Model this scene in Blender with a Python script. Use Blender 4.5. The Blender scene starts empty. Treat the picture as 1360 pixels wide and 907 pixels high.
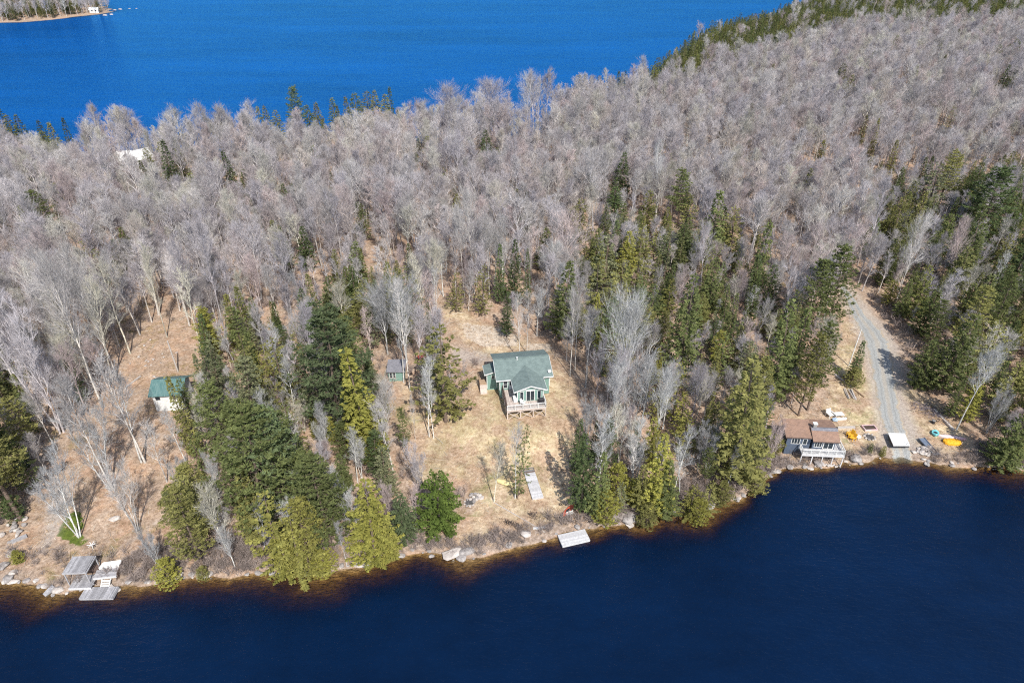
import bpy, math, random
import numpy as np
from mathutils import Vector, Matrix
random.seed(11); RNG = np.random.default_rng(5)
PI = math.pi
scene = bpy.context.scene
C = bpy.data.collections.new("place"); scene.collection.children.link(C)

# ------------------------------------------------------------------ camera
H = 75.0; TH = math.radians(32); F = 1360*24/36
cc, ss = math.cos(TH), math.sin(TH)
cam = bpy.data.objects.new("camera", bpy.data.cameras.new("camera")); C.objects.link(cam)
cam.location = (0, 0, H); cam.rotation_euler = (math.radians(90-32), 0, 0)
cam.data.lens = 24; cam.data.sensor_width = 36; cam.data.clip_end = 20000; cam.data.clip_start = 1
scene.camera = cam

def ray(px, py):
    u = (px-680)/F; v = (py-453.5)/F
    return (u, cc-v*ss, -(ss+v*cc))
def WP(px, py, z=0):
    d = ray(px, py); t = (H-z)/-d[2]
    return (d[0]*t, d[1]*t)
def PX(x, y, z):
    zz = z-H; dep = y*cc-zz*ss
    if dep < 1: return (-9999, 9999)
    return (680+F*x/dep, 453.5-F*(y*ss+zz*cc)/dep)

# ------------------------------------------------------------------ shorelines (measured waterlines, laid out on the map)
near_px = [(0,773),(30,770),(45,777),(75,788),(95,784),(150,782),(170,776),(210,772),(260,765),(320,763),(350,757),(400,764),(440,759),
 (470,751),(500,745),(530,738),(550,731),(575,735),(600,741),(620,743),(640,736),(670,728),(700,722),(730,714),(745,707),(790,700),
 (815,697),(830,694),(860,690),(880,684),(905,682),(930,683),(950,672),(985,660),(1015,640),(1035,627),(1060,621),(1100,618),(1135,616),(1150,612),
 (1185,611),(1197,606),(1215,612),(1250,616),(1290,618),(1320,624),(1360,623)]
near = [WP(*p) for p in near_px]
near = [(-2600,40),(-700,45),(-300,60),(-150,52),(-105,58)]+near+[(130,78),(190,86),(300,70),(700,60),(2600,40)]
far_px = [(-700,158),(-350,150),(-100,146),(0,153),(60,154),(100,152),(180,152),(250,150),(300,144),(350,139),(375,140),(400,136),(450,130),(520,124),(555,138),
 (590,128),(640,126),(675,132),(690,150),(715,140),(735,112),(760,101),(800,92),(830,87),(860,84),(885,66),(905,50),(935,32),(965,20),(1000,16),(1022,12),(1038,4),(1058,-5),(1110,-14)]
far = [WP(p[0], p[1], 15) for p in far_px]
far = [(-2600,330)]+far+[(430,1000),(520,1400),(700,1900),(2600,2600)]
land = near+far[::-1]
pen_px = [(-60,34),(0,31),(30,30),(60,28),(100,23),(128,20),(150,18),(154,15),(146,11),(135,5)]
pen = [WP(*p) for p in pen_px]
pen = [(-1500,560)]+pen+[(-500,900),(-620,1050),(-1500,1300)]

def sdist(X, Y, poly):
    """signed distance to a closed polygon, positive inside"""
    P = np.array(poly, float); n = len(P)
    best = np.full(X.shape, 1e18); ins = np.zeros(X.shape, bool)
    for i in range(n):
        ax, ay = P[i]; bx, by = P[(i+1) % n]
        dx, dy = bx-ax, by-ay
        t = np.clip(((X-ax)*dx+(Y-ay)*dy)/max(dx*dx+dy*dy, 1e-9), 0, 1)
        d = (X-ax-t*dx)**2+(Y-ay-t*dy)**2
        best = np.minimum(best, d)
        if dy != 0:
            c = ((ay > Y) != (by > Y)) & (X < dx*(Y-ay)/dy+ax)
            ins ^= c
    d = np.sqrt(best)
    return np.where(ins, d, -d)

def lattice(X, Y, s, seed):
    """smooth value noise in 0..1"""
    r = np.random.default_rng(seed).random((256, 256))
    x = X/s+57.3; y = Y/s+91.7
    xi = np.floor(x).astype(int); yi = np.floor(y).astype(int)
    fx = x-xi; fy = y-yi; fx = fx*fx*(3-2*fx); fy = fy*fy*(3-2*fy)
    g = lambda a, b: r[a & 255, b & 255]
    return (g(xi, yi)*(1-fx)+g(xi+1, yi)*fx)*(1-fy)+(g(xi, yi+1)*(1-fx)+g(xi+1, yi+1)*fx)*fy

def sm(a, b, x): t = np.clip((x-a)/(b-a), 0, 1); return t*t*(3-2*t)
def height(X, Y):
    X = np.asarray(X, float); Y = np.asarray(Y, float)
    wob = (lattice(X, Y, 3.2, 1)-.5)*1.6+(lattice(X, Y, 1.1, 2)-.5)*.7
    d = np.maximum(sdist(X, Y, land), sdist(X, Y, pen))
    dw = d+wob*np.clip(1-np.abs(d)/12, 0, 1)
    up = .42*sm(0, 1.2, dw)+.05*np.clip(dw, 0, 90)+(lattice(X, Y, 25, 3)-.45)*2.2*sm(8, 40, dw)+(lattice(X, Y, 5, 4)-.5)*.5*sm(1, 8, dw)+(lattice(X,Y,1.3,9)-.5)*.12*sm(0,2,dw)
    sl_ = np.interp(X, [-60,-30,0,7,9,15,18,34,38,57,61,90], [.34,.3,.34,.36,.5,.5,.22,.26,.6,.6,.26,.28])*(.55+.9*lattice(X,Y,5,31))
    dr_ = np.interp(X, [-60,-30,0,9,15,18,34,38,57,61,90], [4,5,4,3,1.5,2,3,1,1,3,3])
    dn = np.maximum(-np.abs(dw)*sl_-.28*np.maximum(np.abs(dw)-dr_, 0)-.02, -7.)+(lattice(X, Y, 2.2, 6)-.5)*.25*sm(0, 3, -dw)
    h = np.where(dw > 0, up, np.minimum(dn, -.02))
    for cx, cy, hh, r0, r1 in ((2.,97.,3.4,8.5,15.),):
        w_ = sm(r1, r0, np.sqrt((X-cx)**2+((Y-cy)*.9)**2)); h = h*(1-w_)+(hh+(lattice(X,Y,4,41)-.5)*.25)*w_
    R = np.sqrt(X*X+(Y-400)**2)
    h = np.where((d < 0), np.maximum(h, -7+50*sm(2900, 3600, R)), h)
    return h
def hz(x, y): return float(TERR(x, y))

# non-uniform grid, fine near the shore, reaching the horizon
def axis(lo, hi, fine, grow, far_lo, far_hi):
    a = list(np.arange(lo, hi, fine)); s = fine; v = a[-1]
    while v < far_hi: s *= grow; v += s; a.append(v)
    s = fine; v = a[0]; b = []
    while v > far_lo: s *= grow; v -= s; b.append(v)
    return np.array(b[::-1]+a)
GX = axis(-96, 112, .8, 1.045, -9000, 9000)
GY = axis(50, 150, .8, 1.035, -6000, 12000)
XX, YY = np.meshgrid(GX, GY)
ZZ = height(XX, YY)
def TERR(x, y):
    i = min(max(int(np.searchsorted(GX, x))-1, 0), len(GX)-2); j = min(max(int(np.searchsorted(GY, y))-1, 0), len(GY)-2)
    fx = (x-GX[i])/(GX[i+1]-GX[i]); fy = (y-GY[j])/(GY[j+1]-GY[j])
    return (ZZ[j, i]*(1-fx)+ZZ[j, i+1]*fx)*(1-fy)+(ZZ[j+1, i]*(1-fx)+ZZ[j+1, i+1]*fx)*fy
def G(px, py):
    """the point of the ground seen at a pixel of the photograph"""
    z = 1.
    for _ in range(12):
        x, y = WP(px, py, z); z = .5*z+.5*max(hz(x, y), 0)
    return Vector((x, y, hz(x, y)))
def inpoly(px, py, poly):
    c = False; n = len(poly)
    for i in range(n):
        ax, ay = poly[i]; bx, by = poly[(i+1) % n]
        if (ay > py) != (by > py) and px < (bx-ax)*(py-ay)/(by-ay)+ax: c = not c
    return c
def worldpoly(pp): return [tuple(G(*p)[:2]) for p in pp]

# ------------------------------------------------------------------ materials
def newmat(name):
    m = bpy.data.materials.new(name); m.use_nodes = True
    nt = m.node_tree; nt.nodes.clear()
    return m, nt
def N(nt, t, **kw):
    n = nt.nodes.new(t)
    for k, v in kw.items():
        if k[0] == '_': setattr(n, k[1:], v)
        else: n.inputs[k].default_value = v
    return n
def L(nt, a, b): nt.links.new(a, b)
def ramp(nt, stops, fac=None, interp='LINEAR'):
    r = nt.nodes.new('ShaderNodeValToRGB'); r.color_ramp.interpolation = interp
    e = r.color_ramp.elements
    while len(e) < len(stops): e.new(.5)
    for i, (p, c) in enumerate(stops): e[i].position = p; e[i].color = (c+(1,))[:4] if len(c) == 3 else c
    if fac is not None: L(nt, fac, r.inputs[0])
    return r
def mixc(nt, a, b, fac, blend='MIX'):
    m = nt.nodes.new('ShaderNodeMix'); m.data_type = 'RGBA'; m.blend_type = blend
    for s, i in ((fac, 0), (a, 6), (b, 7)):
        if hasattr(s, 'links') or hasattr(s, 'is_output'): L(nt, s, m.inputs[i])
        elif i == 0: m.inputs[0].default_value = s
        else: m.inputs[i].default_value = (tuple(s)+(1,))[:4]
    return m.outputs[2]
def math_(nt, op, a, b=None):
    m = nt.nodes.new('ShaderNodeMath'); m.operation = op
    for s, i in ((a, 0), (b, 1)):
        if s is None: continue
        if hasattr(s, 'is_output'): L(nt, s, m.inputs[i])
        else: m.inputs[i].default_value = s
    return m.outputs[0]
def noise(nt, vec, scale, detail=3, rough=.55):
    n = N(nt, 'ShaderNodeTexNoise', Scale=scale, Detail=detail, Roughness=rough)
    if vec is not None: L(nt, vec, n.inputs['Vector'])
    return n
def finish(nt, col, rough=.85, spec=.2, bump=None, bstr=.3, bdist=.05, metal=0):
    p = N(nt, 'ShaderNodeBsdfPrincipled', Roughness=rough, Metallic=metal); p.inputs['Specular IOR Level'].default_value = spec
    if hasattr(col, 'is_output'): L(nt, col, p.inputs['Base Color'])
    else: p.inputs['Base Color'].default_value = (tuple(col)+(1,))[:4]
    if bump is not None:
        b = N(nt, 'ShaderNodeBump', Strength=bstr, Distance=bdist); L(nt, bump, b.inputs['Height']); L(nt, b.outputs[0], p.inputs['Normal'])
    o = nt.nodes.new('ShaderNodeOutputMaterial'); L(nt, p.outputs[0], o.inputs[0])
    return p
def worn(name, col, col2=None, scale=2., rough=.8, spec=.25, bstr=.25, stretch=(1,1,1), island=0., metal=0):
    """painted or weathered surface: two tones worn together by noise, optional difference from plank to plank"""
    m, nt = newmat(name)
    tc = N(nt, 'ShaderNodeTexCoord'); mp = N(nt, 'ShaderNodeMapping'); mp.inputs['Scale'].default_value = stretch
    L(nt, tc.outputs['Object'], mp.inputs[0])
    n = noise(nt, mp.outputs[0], scale, 5, .65)
    col2 = col2 or tuple(c*.7 for c in col)
    r = ramp(nt, [(.3, col2), (.62, col)], n.outputs[0])
    c = r.outputs[0]
    if island:
        g = N(nt, 'ShaderNodeNewGeometry')
        rr = ramp(nt, [(0, (1-island,)*3), (1, (1+island*.4,)*3)], g.outputs['Random Per Island'])
        c = mixc(nt, c, rr.outputs[0], 1., 'MULTIPLY')
    finish(nt, c, rough, spec, n.outputs[0], bstr, .02, metal)
    return m
def shingle(name, col, col2):
    m, nt = newmat(name)
    tc = N(nt, 'ShaderNodeTexCoord')
    b = N(nt, 'ShaderNodeTexBrick', Scale=1., **{'Mortar Size': .012, 'Brick Width': .45, 'Row Height': .16})
    b.inputs['Color1'].default_value = col+(1,); b.inputs['Color2'].default_value = col2+(1,); b.inputs['Mortar'].default_value = tuple(c*.55 for c in col2)+(1,)
    L(nt, tc.outputs['Object'], b.inputs['Vector'])
    n = noise(nt, tc.outputs['Object'], 1.3, 6, .7)
    r = ramp(nt, [(.3, (.72,.72,.72)), (.7, (1.12,1.1,1.08))], n.outputs[0])
    finish(nt, mixc(nt, b.outputs[0], r.outputs[0], 1., 'MULTIPLY'), .9, .15, b.outputs['Fac'], -.3, .01)
    return m
def tint(name, palette, lo=.65, hi=1.25, nscale=.6, rough=.85, gain=1., trans=0.):
    """bark, twigs and needles: the object's own colour, or for a mass of plants one of a palette per plant"""
    m, nt = newmat(name)
    oi = N(nt, 'ShaderNodeObjectInfo')
    st = [((i+.5)/len(palette), c) for i, c in enumerate(palette)]
    r = ramp(nt, st, oi.outputs['Random'])
    c = mixc(nt, r.outputs[0], oi.outputs['Color'], oi.outputs['Alpha'])
    geo = N(nt, 'ShaderNodeNewGeometry')
    n = noise(nt, geo.outputs['Position'], nscale, 2, .6)
    wn = N(nt, 'ShaderNodeTexWhiteNoise', _noise_dimensions='1D'); L(nt, oi.outputs['Random'], wn.inputs['W'])
    wv = ramp(nt, [(0, (.74,.74,.76)), (1, (1.22,1.22,1.2))], wn.outputs['Value'])
    c = mixc(nt, c, wv.outputs[0], 1., 'MULTIPLY')
    v = ramp(nt, [(.3, (lo*gain,)*3), (.7, (hi*gain,)*3)], n.outputs[0])
    c = mixc(nt, c, v.outputs[0], 1., 'MULTIPLY')
    ri = ramp(nt, [(0, (.72,.74,.72)), (1, (1.28,1.25,1.15))], geo.outputs['Random Per Island'])
    c = mixc(nt, c, ri.outputs[0], 1., 'MULTIPLY')
    if trans:
        d = N(nt, 'ShaderNodeBsdfDiffuse'); t = N(nt, 'ShaderNodeBsdfTranslucent'); L(nt, c, d.inputs[0]); L(nt, c, t.inputs[0])
        mx = N(nt, 'ShaderNodeMixShader', Fac=trans); L(nt, d.outputs[0], mx.inputs[1]); L(nt, t.outputs[0], mx.inputs[2])
        o = nt.nodes.new('ShaderNodeOutputMaterial'); L(nt, mx.outputs[0], o.inputs[0])
    else: finish(nt, c, rough, .1)
    return m
BARKS = [(.50,.47,.46),(.42,.37,.36),(.60,.57,.54),(.44,.42,.45)]
TWIGS = [(.56,.52,.57),(.64,.60,.62),(.60,.50,.52),(.66,.635,.58),(.53,.50,.57),(.62,.59,.61)]
GREENS = [(.11,.14,.06),(.17,.185,.068),(.23,.225,.08),(.135,.17,.08),(.19,.195,.085)]
M = {}
M['bark'] = tint('bark', BARKS, .6, 1.2, 1.5)
M['twig'] = tint('twig', TWIGS, .75, 1.2, .25, trans=.15, gain=.79)
M['branch'] = tint('branch_bark', TWIGS, .8, 1.15, .8, gain=1.06)
M['needle'] = tint('needle', GREENS, .78, 1.4, .9, trans=.34)
M['pbark'] = worn('conifer_bark', (.20,.15,.12), (.12,.09,.07), 4)
M['scrub'] = tint('scrub', [(.40,.28,.26),(.36,.32,.32),(.45,.33,.27),(.32,.27,.27),(.44,.38,.34)], .7, 1.2, .5)
M['straw'] = tint('straw', [(.66,.53,.36),(.52,.38,.26),(.60,.48,.34),(.36,.33,.15),(.62,.44,.32)], .7, 1.2, .5)
M['white'] = worn('white_paint', (.80,.80,.78), (.66,.66,.63), 3, .6)
M['teal'] = worn('teal_siding', (.23,.37,.32), (.19,.32,.28), 2, .7, stretch=(1,1,9))
M['slate'] = worn('slate_blue_siding', (.10,.13,.18), (.07,.09,.13), 2, .7, stretch=(1,1,9))
M['wcabin'] = worn('white_siding', (.80,.80,.78), (.62,.61,.58), 1.5, .7, stretch=(1,1,6))
M['glass'] = worn('window_glass', (.02,.03,.04), (.03,.04,.05), 1, .08, .6, 0)
M['groof'] = shingle('green_shingle', (.19,.25,.238), (.225,.29,.275))
M['teroof'] = worn('teal_metal_roof', (.075,.165,.16), (.17,.26,.245), 1.5, .5, stretch=(4,.3,1))
M['broof'] = shingle('brown_shingle', (.40,.255,.185), (.33,.22,.17))
M['groof2'] = shingle('grey_shingle', (.30,.30,.33), (.24,.24,.27))
M['deck'] = worn('weathered_plank', (.46,.45,.46), (.30,.29,.30), 3, .85, stretch=(1,1,1), island=.35)
M['deckw'] = worn('pale_plank', (.66,.65,.65), (.50,.49,.49), 3, .85, island=.2)
M['decktan'] = worn('tan_plank', (.66,.57,.51), (.54,.45,.39), 3, .85, island=.25)
M['wood'] = worn('raw_timber', (.50,.36,.24), (.32,.22,.15), 4, .85, island=.3)
M['dwood'] = worn('dark_timber', (.16,.11,.09), (.10,.07,.06), 4, .85)
M['found'] = worn('foundation', (.28,.27,.26), (.18,.17,.16), 3, .9)
M['black'] = worn('black_plastic', (.025,.025,.03), (.04,.04,.045), 3, .5)
M['red'] = worn('red_hull', (.88,.15,.06), (.80,.13,.06), 2, .45, .4)
M['pink'] = worn('pink_hull', (.72,.45,.46), (.78,.70,.68), .9, .5, .4)
M['ygold'] = worn('yellow_plastic', (.85,.48,.05), (.70,.36,.03), 2, .6)
M['lemon'] = worn('pale_yellow_hull', (.80,.66,.33), (.70,.56,.28), 2, .5)
M['orange'] = worn('orange_tarp', (.88,.47,.04), (.74,.34,.02), 2.5, .6, bstr=.8)
M['aqua'] = worn('aqua_plastic', (.22,.60,.62), (.17,.50,.53), 2, .5)
M['blueg'] = worn('blue_grey_metal', (.20,.24,.31), (.14,.17,.22), 2, .5, island=.2)
M['tarp'] = worn('pale_blue_tarp', (.45,.58,.72), (.36,.47,.60), 2, .6)
M['redt'] = worn('faded_red_metal', (.45,.09,.07), (.30,.06,.05), 2, .6)
M['rock'] = worn('granite', (.40,.37,.35), (.19,.17,.16), 1.6, .9, bstr=.9)
M['rockp'] = worn('pale_granite', (.58,.53,.48), (.36,.31,.28), 1.6, .9, bstr=.9)
M['soil'] = worn('dark_soil', (.07,.05,.04), (.12,.09,.07), 6, .95)
M['ash'] = worn('ash', (.06,.055,.055), (.2,.19,.18), 6, .95)
M['log'] = worn('silvered_log', (.58,.54,.50), (.36,.32,.29), 3, .9, stretch=(.5,3,3))
M['metal'] = worn('grey_metal', (.45,.46,.47), (.35,.36,.37), 2, .4, metal=.6)

# ground
def ground_material():
    m, nt = newmat('ground')
    g = N(nt, 'ShaderNodeNewGeometry'); P = g.outputs['Position']
    a = N(nt, 'ShaderNodeAttribute', _attribute_name='cover'); sa = N(nt, 'ShaderNodeSeparateColor'); L(nt, a.outputs['Color'], sa.inputs[0])
    b = N(nt, 'ShaderNodeAttribute', _attribute_name='cover2'); sb = N(nt, 'ShaderNodeSeparateColor'); L(nt, b.outputs['Color'], sb.inputs[0])
    lawn, moss, rock = sa.outputs; trail, wet, woods = sb.outputs
    n1 = noise(nt, P, .35, 5, .7).outputs[0]; n2 = noise(nt, P, 2.2, 5, .75).outputs[0]; n3 = noise(nt, P, .12, 3, .6).outputs[0]; n4 = noise(nt, P, 1.1, 6, .8).outputs[0]
    litter = ramp(nt, [(.28, (.17,.11,.085)), (.45, (.36,.27,.20)), (.58, (.50,.39,.30)), (.75, (.66,.56,.47))], n2).outputs[0]
    orange = ramp(nt, [(.3, (.32,.18,.11)), (.6, (.54,.34,.22))], n2).outputs[0]
    f1 = ramp(nt, [(.45, (0,0,0)), (.62, (1,1,1))], n1).outputs[0]
    litter = mixc(nt, litter, orange, math_(nt, 'MULTIPLY', f1, .55))
    straw = ramp(nt, [(.25, (.27,.20,.11)), (.41, (.50,.39,.25)), (.53, (.66,.54,.37)), (.7, (.82,.73,.55))], n4).outputs[0]
    olive = ramp(nt, [(.3, (.20,.18,.06)), (.6, (.46,.40,.21))], n2).outputs[0]
    f2 = ramp(nt, [(.42, (0,0,0)), (.60, (1,1,1))], n3).outputs[0]
    straw = mixc(nt, straw, olive, math_(nt, 'MULTIPLY', f2, .55))
    brn = ramp(nt, [(.3, (.22,.14,.09)), (.5, (.42,.29,.20)), (.7, (.58,.45,.34))], n2).outputs[0]
    nb_ = noise(nt, P, .23, 6, .72).outputs[0]
    straw = mixc(nt, straw, brn, math_(nt, 'MULTIPLY', ramp(nt, [(.43, (0,0,0)), (.57, (1,1,1))], nb_).outputs[0], .85))
    edge = ramp(nt, [(.35, (0,0,0)), (.65, (1,1,1))], math_(nt, 'ADD', math_(nt, 'MULTIPLY', n1, .5), math_(nt, 'SUBTRACT', lawn, .27))).outputs[0]
    c = mixc(nt, litter, straw, edge)
    tone = ramp(nt, [(.35, (.80,.77,.74)), (.62, (1.12,1.1,1.08))], noise(nt, P, .5, 4, .7).outputs[0]).outputs[0]
    c = mixc(nt, c, tone, 1., 'MULTIPLY')
    mossc = ramp(nt, [(.3, (.06,.09,.015)), (.7, (.16,.20,.04))], n2).outputs[0]
    me = ramp(nt, [(.45, (0,0,0)), (.6, (1,1,1))], math_(nt, 'ADD', math_(nt, 'MULTIPLY', n1, .5), math_(nt, 'SUBTRACT', moss, .25))).outputs[0]
    c = mixc(nt, c, mossc, me)
    rc = ramp(nt, [(.3, (.30,.22,.16)), (.62, (.70,.60,.48))], n4).outputs[0]
    re = ramp(nt, [(.5, (0,0,0)), (.6, (1,1,1))], math_(nt, 'ADD', math_(nt, 'MULTIPLY', n2, .7), math_(nt, 'SUBTRACT', rock, .45))).outputs[0]
    c = mixc(nt, c, rc, re)
    tc_ = ramp(nt, [(.3, (.30,.26,.23)), (.65, (.52,.47,.42))], n2).outputs[0]
    c = mixc(nt, c, tc_, math_(nt, 'MULTIPLY', trail, .85))
    wc = ramp(nt, [(.28, (.13,.11,.09)), (.5, (.30,.23,.18)), (.75, (.52,.45,.40))], n2).outputs[0]
    c = mixc(nt, c, wc, wet)
    # lake bed: tea-coloured sand and stones
    z = N(nt, 'ShaderNodeSeparateXYZ'); L(nt, P, z.inputs[0])
    bed = ramp(nt, [(.3, (.10,.07,.04)), (.5, (.34,.24,.12)), (.7, (.66,.49,.27))], n4).outputs[0]
    bf = N(nt, 'ShaderNodeMapRange'); bf.inputs[1].default_value = .02; bf.inputs[2].default_value = -.08; L(nt, z.outputs[2], bf.inputs[0])
    c = mixc(nt, c, bed, bf.outputs[0])
    # far hills beyond the lakes are wooded
    dk = ramp(nt, [(.3, (.10,.09,.08)), (.7, (.26,.23,.22))], n3).outputs[0]
    c = mixc(nt, c, dk, woods)
    finish(nt, c, .95, .1, n2, .8, .15)
    return m
M['ground'] = ground_material()

def water_material(name, body, wscale, bstr, rough, streak, gcol=(1,1,1)):
    m, nt = newmat(name)
    g = N(nt, 'ShaderNodeNewGeometry'); P = g.outputs['Position']
    a = N(nt, 'ShaderNodeAttribute', _attribute_name='depth'); d = a.outputs['Fac']
    cr = math_(nt, 'POWER', math.exp(-.8), d); cg = math_(nt, 'POWER', math.exp(-1.15), d); cb = math_(nt, 'POWER', math.exp(-2.1), d)
    comb = N(nt, 'ShaderNodeCombineColor'); L(nt, cr, comb.inputs[0]); L(nt, cg, comb.inputs[1]); L(nt, cb, comb.inputs[2])
    tr = N(nt, 'ShaderNodeBsdfTransparent'); L(nt, comb.outputs[0], tr.inputs[0])
    df = N(nt, 'ShaderNodeBsdfDiffuse')
    mp0 = N(nt, 'ShaderNodeMapping'); mp0.inputs['Scale'].default_value = streak; L(nt, P, mp0.inputs[0])
    ns = noise(nt, mp0.outputs[0], 1, 9, .78).outputs[0]
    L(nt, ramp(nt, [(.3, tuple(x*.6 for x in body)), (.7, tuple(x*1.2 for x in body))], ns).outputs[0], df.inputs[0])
    fb = math_(nt, 'SUBTRACT', 1., math_(nt, 'POWER', math.exp(-.8), d))
    m1 = N(nt, 'ShaderNodeMixShader'); L(nt, fb, m1.inputs[0]); L(nt, tr.outputs[0], m1.inputs[1]); L(nt, df.outputs[0], m1.inputs[2])
    mp = N(nt, 'ShaderNodeMapping'); mp.inputs['Scale'].default_value = wscale; mp.inputs['Rotation'].default_value = (0, 0, math.radians(25)); L(nt, P, mp.inputs[0])
    w1 = noise(nt, mp.outputs[0], 1, 4, .65).outputs[0]
    mpb = N(nt, 'ShaderNodeMapping'); mpb.inputs['Scale'].default_value = tuple(x*2.7 for x in wscale); mpb.inputs['Rotation'].default_value = (0, 0, math.radians(-18)); L(nt, P, mpb.inputs[0])
    w2 = noise(nt, mpb.outputs[0], 1, 3, .6).outputs[0]
    hgt = math_(nt, 'ADD', w1, math_(nt, 'MULTIPLY', w2, .45))
    bp = N(nt, 'ShaderNodeBump', Strength=1., Distance=bstr); L(nt, hgt, bp.inputs['Height'])
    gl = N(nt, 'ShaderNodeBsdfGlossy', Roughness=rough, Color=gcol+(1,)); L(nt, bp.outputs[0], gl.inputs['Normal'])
    fr = N(nt, 'ShaderNodeFresnel', IOR=1.33); L(nt, bp.outputs[0], fr.inputs['Normal'])
    m2 = N(nt, 'ShaderNodeMixShader'); L(nt, fr.outputs[0], m2.inputs[0]); L(nt, m1.outputs[0], m2.inputs[1]); L(nt, gl.outputs[0], m2.inputs[2])
    o = nt.nodes.new('ShaderNodeOutputMaterial'); L(nt, m2.outputs[0], o.inputs[0])
    return m
M['water'] = water_material('near_lake_water', (.001,.0115,.043), (.5,1.15,1), .17, .17, (.03,.05,1))
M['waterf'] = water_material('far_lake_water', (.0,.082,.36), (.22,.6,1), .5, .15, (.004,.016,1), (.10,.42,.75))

def gravel_material():
    m, nt = newmat('gravel')
    g = N(nt, 'ShaderNodeNewGeometry'); P = g.outputs['Position']
    ac = N(nt, 'ShaderNodeAttribute', _attribute_name='across').outputs['Fac']
    n = noise(nt, P, 5, 6, .8).outputs[0]; n2 = noise(nt, P, .7, 4, .7).outputs[0]
    c = ramp(nt, [(.3, (.20,.205,.20)), (.5, (.35,.355,.34)), (.72, (.55,.545,.51))], n).outputs[0]
    dirt = ramp(nt, [(.3, (.26,.21,.15)), (.6, (.52,.43,.32))], n).outputs[0]
    a = math_(nt, 'ABSOLUTE', ac)
    rag = ramp(nt, [(.62, (0,0,0)), (.78, (1,1,1))], math_(nt, 'ADD', math_(nt, 'MULTIPLY', a, .62), math_(nt, 'MULTIPLY', n2, .42))).outputs[0]
    crown = ramp(nt, [(.0, (.45,.45,.45)), (.16, (.3,.3,.3)), (.24, (0,0,0))], math_(nt, 'ADD', a, math_(nt, 'MULTIPLY', math_(nt, 'SUBTRACT', n2, .5), .3))).outputs[0]
    c = mixc(nt, c, dirt, crown); c = mixc(nt, c, dirt, rag)
    rut = ramp(nt, [(.30, (1,1,1)), (.42, (.84,.84,.84)), (.54, (1,1,1))], a).outputs[0]
    c = mixc(nt, c, rut, 1., 'MULTIPLY')
    finish(nt, c, .95, .1, n, .6, .04)
    return m
M['gravel'] = gravel_material()

# ------------------------------------------------------------------ mesh building
def tag(o, label=None, cat=None, group=None, kind=None):
    if label: o['label'] = label
    if cat: o['category'] = cat
    if group: o['group'] = group
    if kind: o['kind'] = kind
    return o
def empty(name, loc, rz=0, label=None, cat=None, group=None):
    o = bpy.data.objects.new(name, None); C.objects.link(o); o.location = loc; o.rotation_euler = (0, 0, rz); o.empty_display_size = .3
    return tag(o, label, cat, group)
class MB:
    def __init__(s): s.v = []; s.f = []; s.m = []
    def quad(s, pts, mi=0):
        b = len(s.v); s.v += [tuple(p) for p in pts]; s.f.append(tuple(range(b, b+len(pts)))); s.m.append(mi); return s
    def hexa(s, p, mi=0):
        b = len(s.v); s.v += [tuple(q) for q in p]
        for f in ((0,3,2,1),(4,5,6,7),(0,1,5,4),(1,2,6,5),(2,3,7,6),(3,0,4,7)): s.f.append(tuple(b+i for i in f)); s.m.append(mi)
        return s
    def box(s, x0, x1, y0, y1, z0, z1, mi=0):
        return s.hexa([(x0,y0,z0),(x1,y0,z0),(x1,y1,z0),(x0,y1,z0),(x0,y0,z1),(x1,y0,z1),(x1,y1,z1),(x0,y1,z1)], mi)
    def slab(s, q, t, mi=0):
        return s.hexa([(a,b,c-t) for a, b, c in q]+list(q), mi)
    def bar(s, a, b, w=.1, h=None, mi=0):
        a = Vector(a); b = Vector(b); d = (b-a).normalized(); h = h or w
        x = d.cross(Vector((0,0,1)))
        x = Vector((1,0,0)) if x.length < 1e-3 else x.normalized()
        y = d.cross(x).normalized(); x = x*w/2; y = y*h/2
        return s.hexa([a-x-y, a+x-y, a+x+y, a-x+y, b-x-y, b+x-y, b+x+y, b-x+y], mi)
    def tube(s, a, b, r0, r1, n=5, cap=False, mi=0):
        a = Vector(a); b = Vector(b); d = (b-a)
        if d.length < 1e-6: return s
        d.normalize(); x = d.cross(Vector((.3,.2,1)).normalized())
        if x.length < 1e-3: x = Vector((1,0,0))
        x.normalize(); y = d.cross(x); k = len(s.v)
        for p, r in ((a, r0), (b, r1)):
            for i in range(n):
                t = 2*PI*i/n; s.v.append(tuple(p+x*(r*math.cos(t))+y*(r*math.sin(t))))
        for i in range(n): s.f.append((k+i, k+(i+1) % n, k+n+(i+1) % n, k+n+i)); s.m.append(mi)
        if cap: s.f.append(tuple(k+n+i for i in range(n))); s.m.append(mi); s.f.append(tuple(k+i for i in range(n))[::-1]); s.m.append(mi)
        return s
    def mesh(s, name, mats):
        me = bpy.data.meshes.new(name); me.from_pydata(s.v, [], s.f)
        for m in (mats if isinstance(mats, (list, tuple)) else [mats]): me.materials.append(m)
        if any(s.m): me.polygons.foreach_set('material_index', s.m)
        me.update(); return me
    def obj(s, name, mats, parent=None, loc=None, rz=0, smooth=False):
        me = s.mesh(name, mats); o = bpy.data.objects.new(name, me); C.objects.link(o); o.parent = parent
        if loc is not None: o.location = loc
        o.rotation_euler = (0, 0, rz)
        if smooth: me.polygons.foreach_set('use_smooth', [True]*len(me.polygons))
        return o
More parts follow.
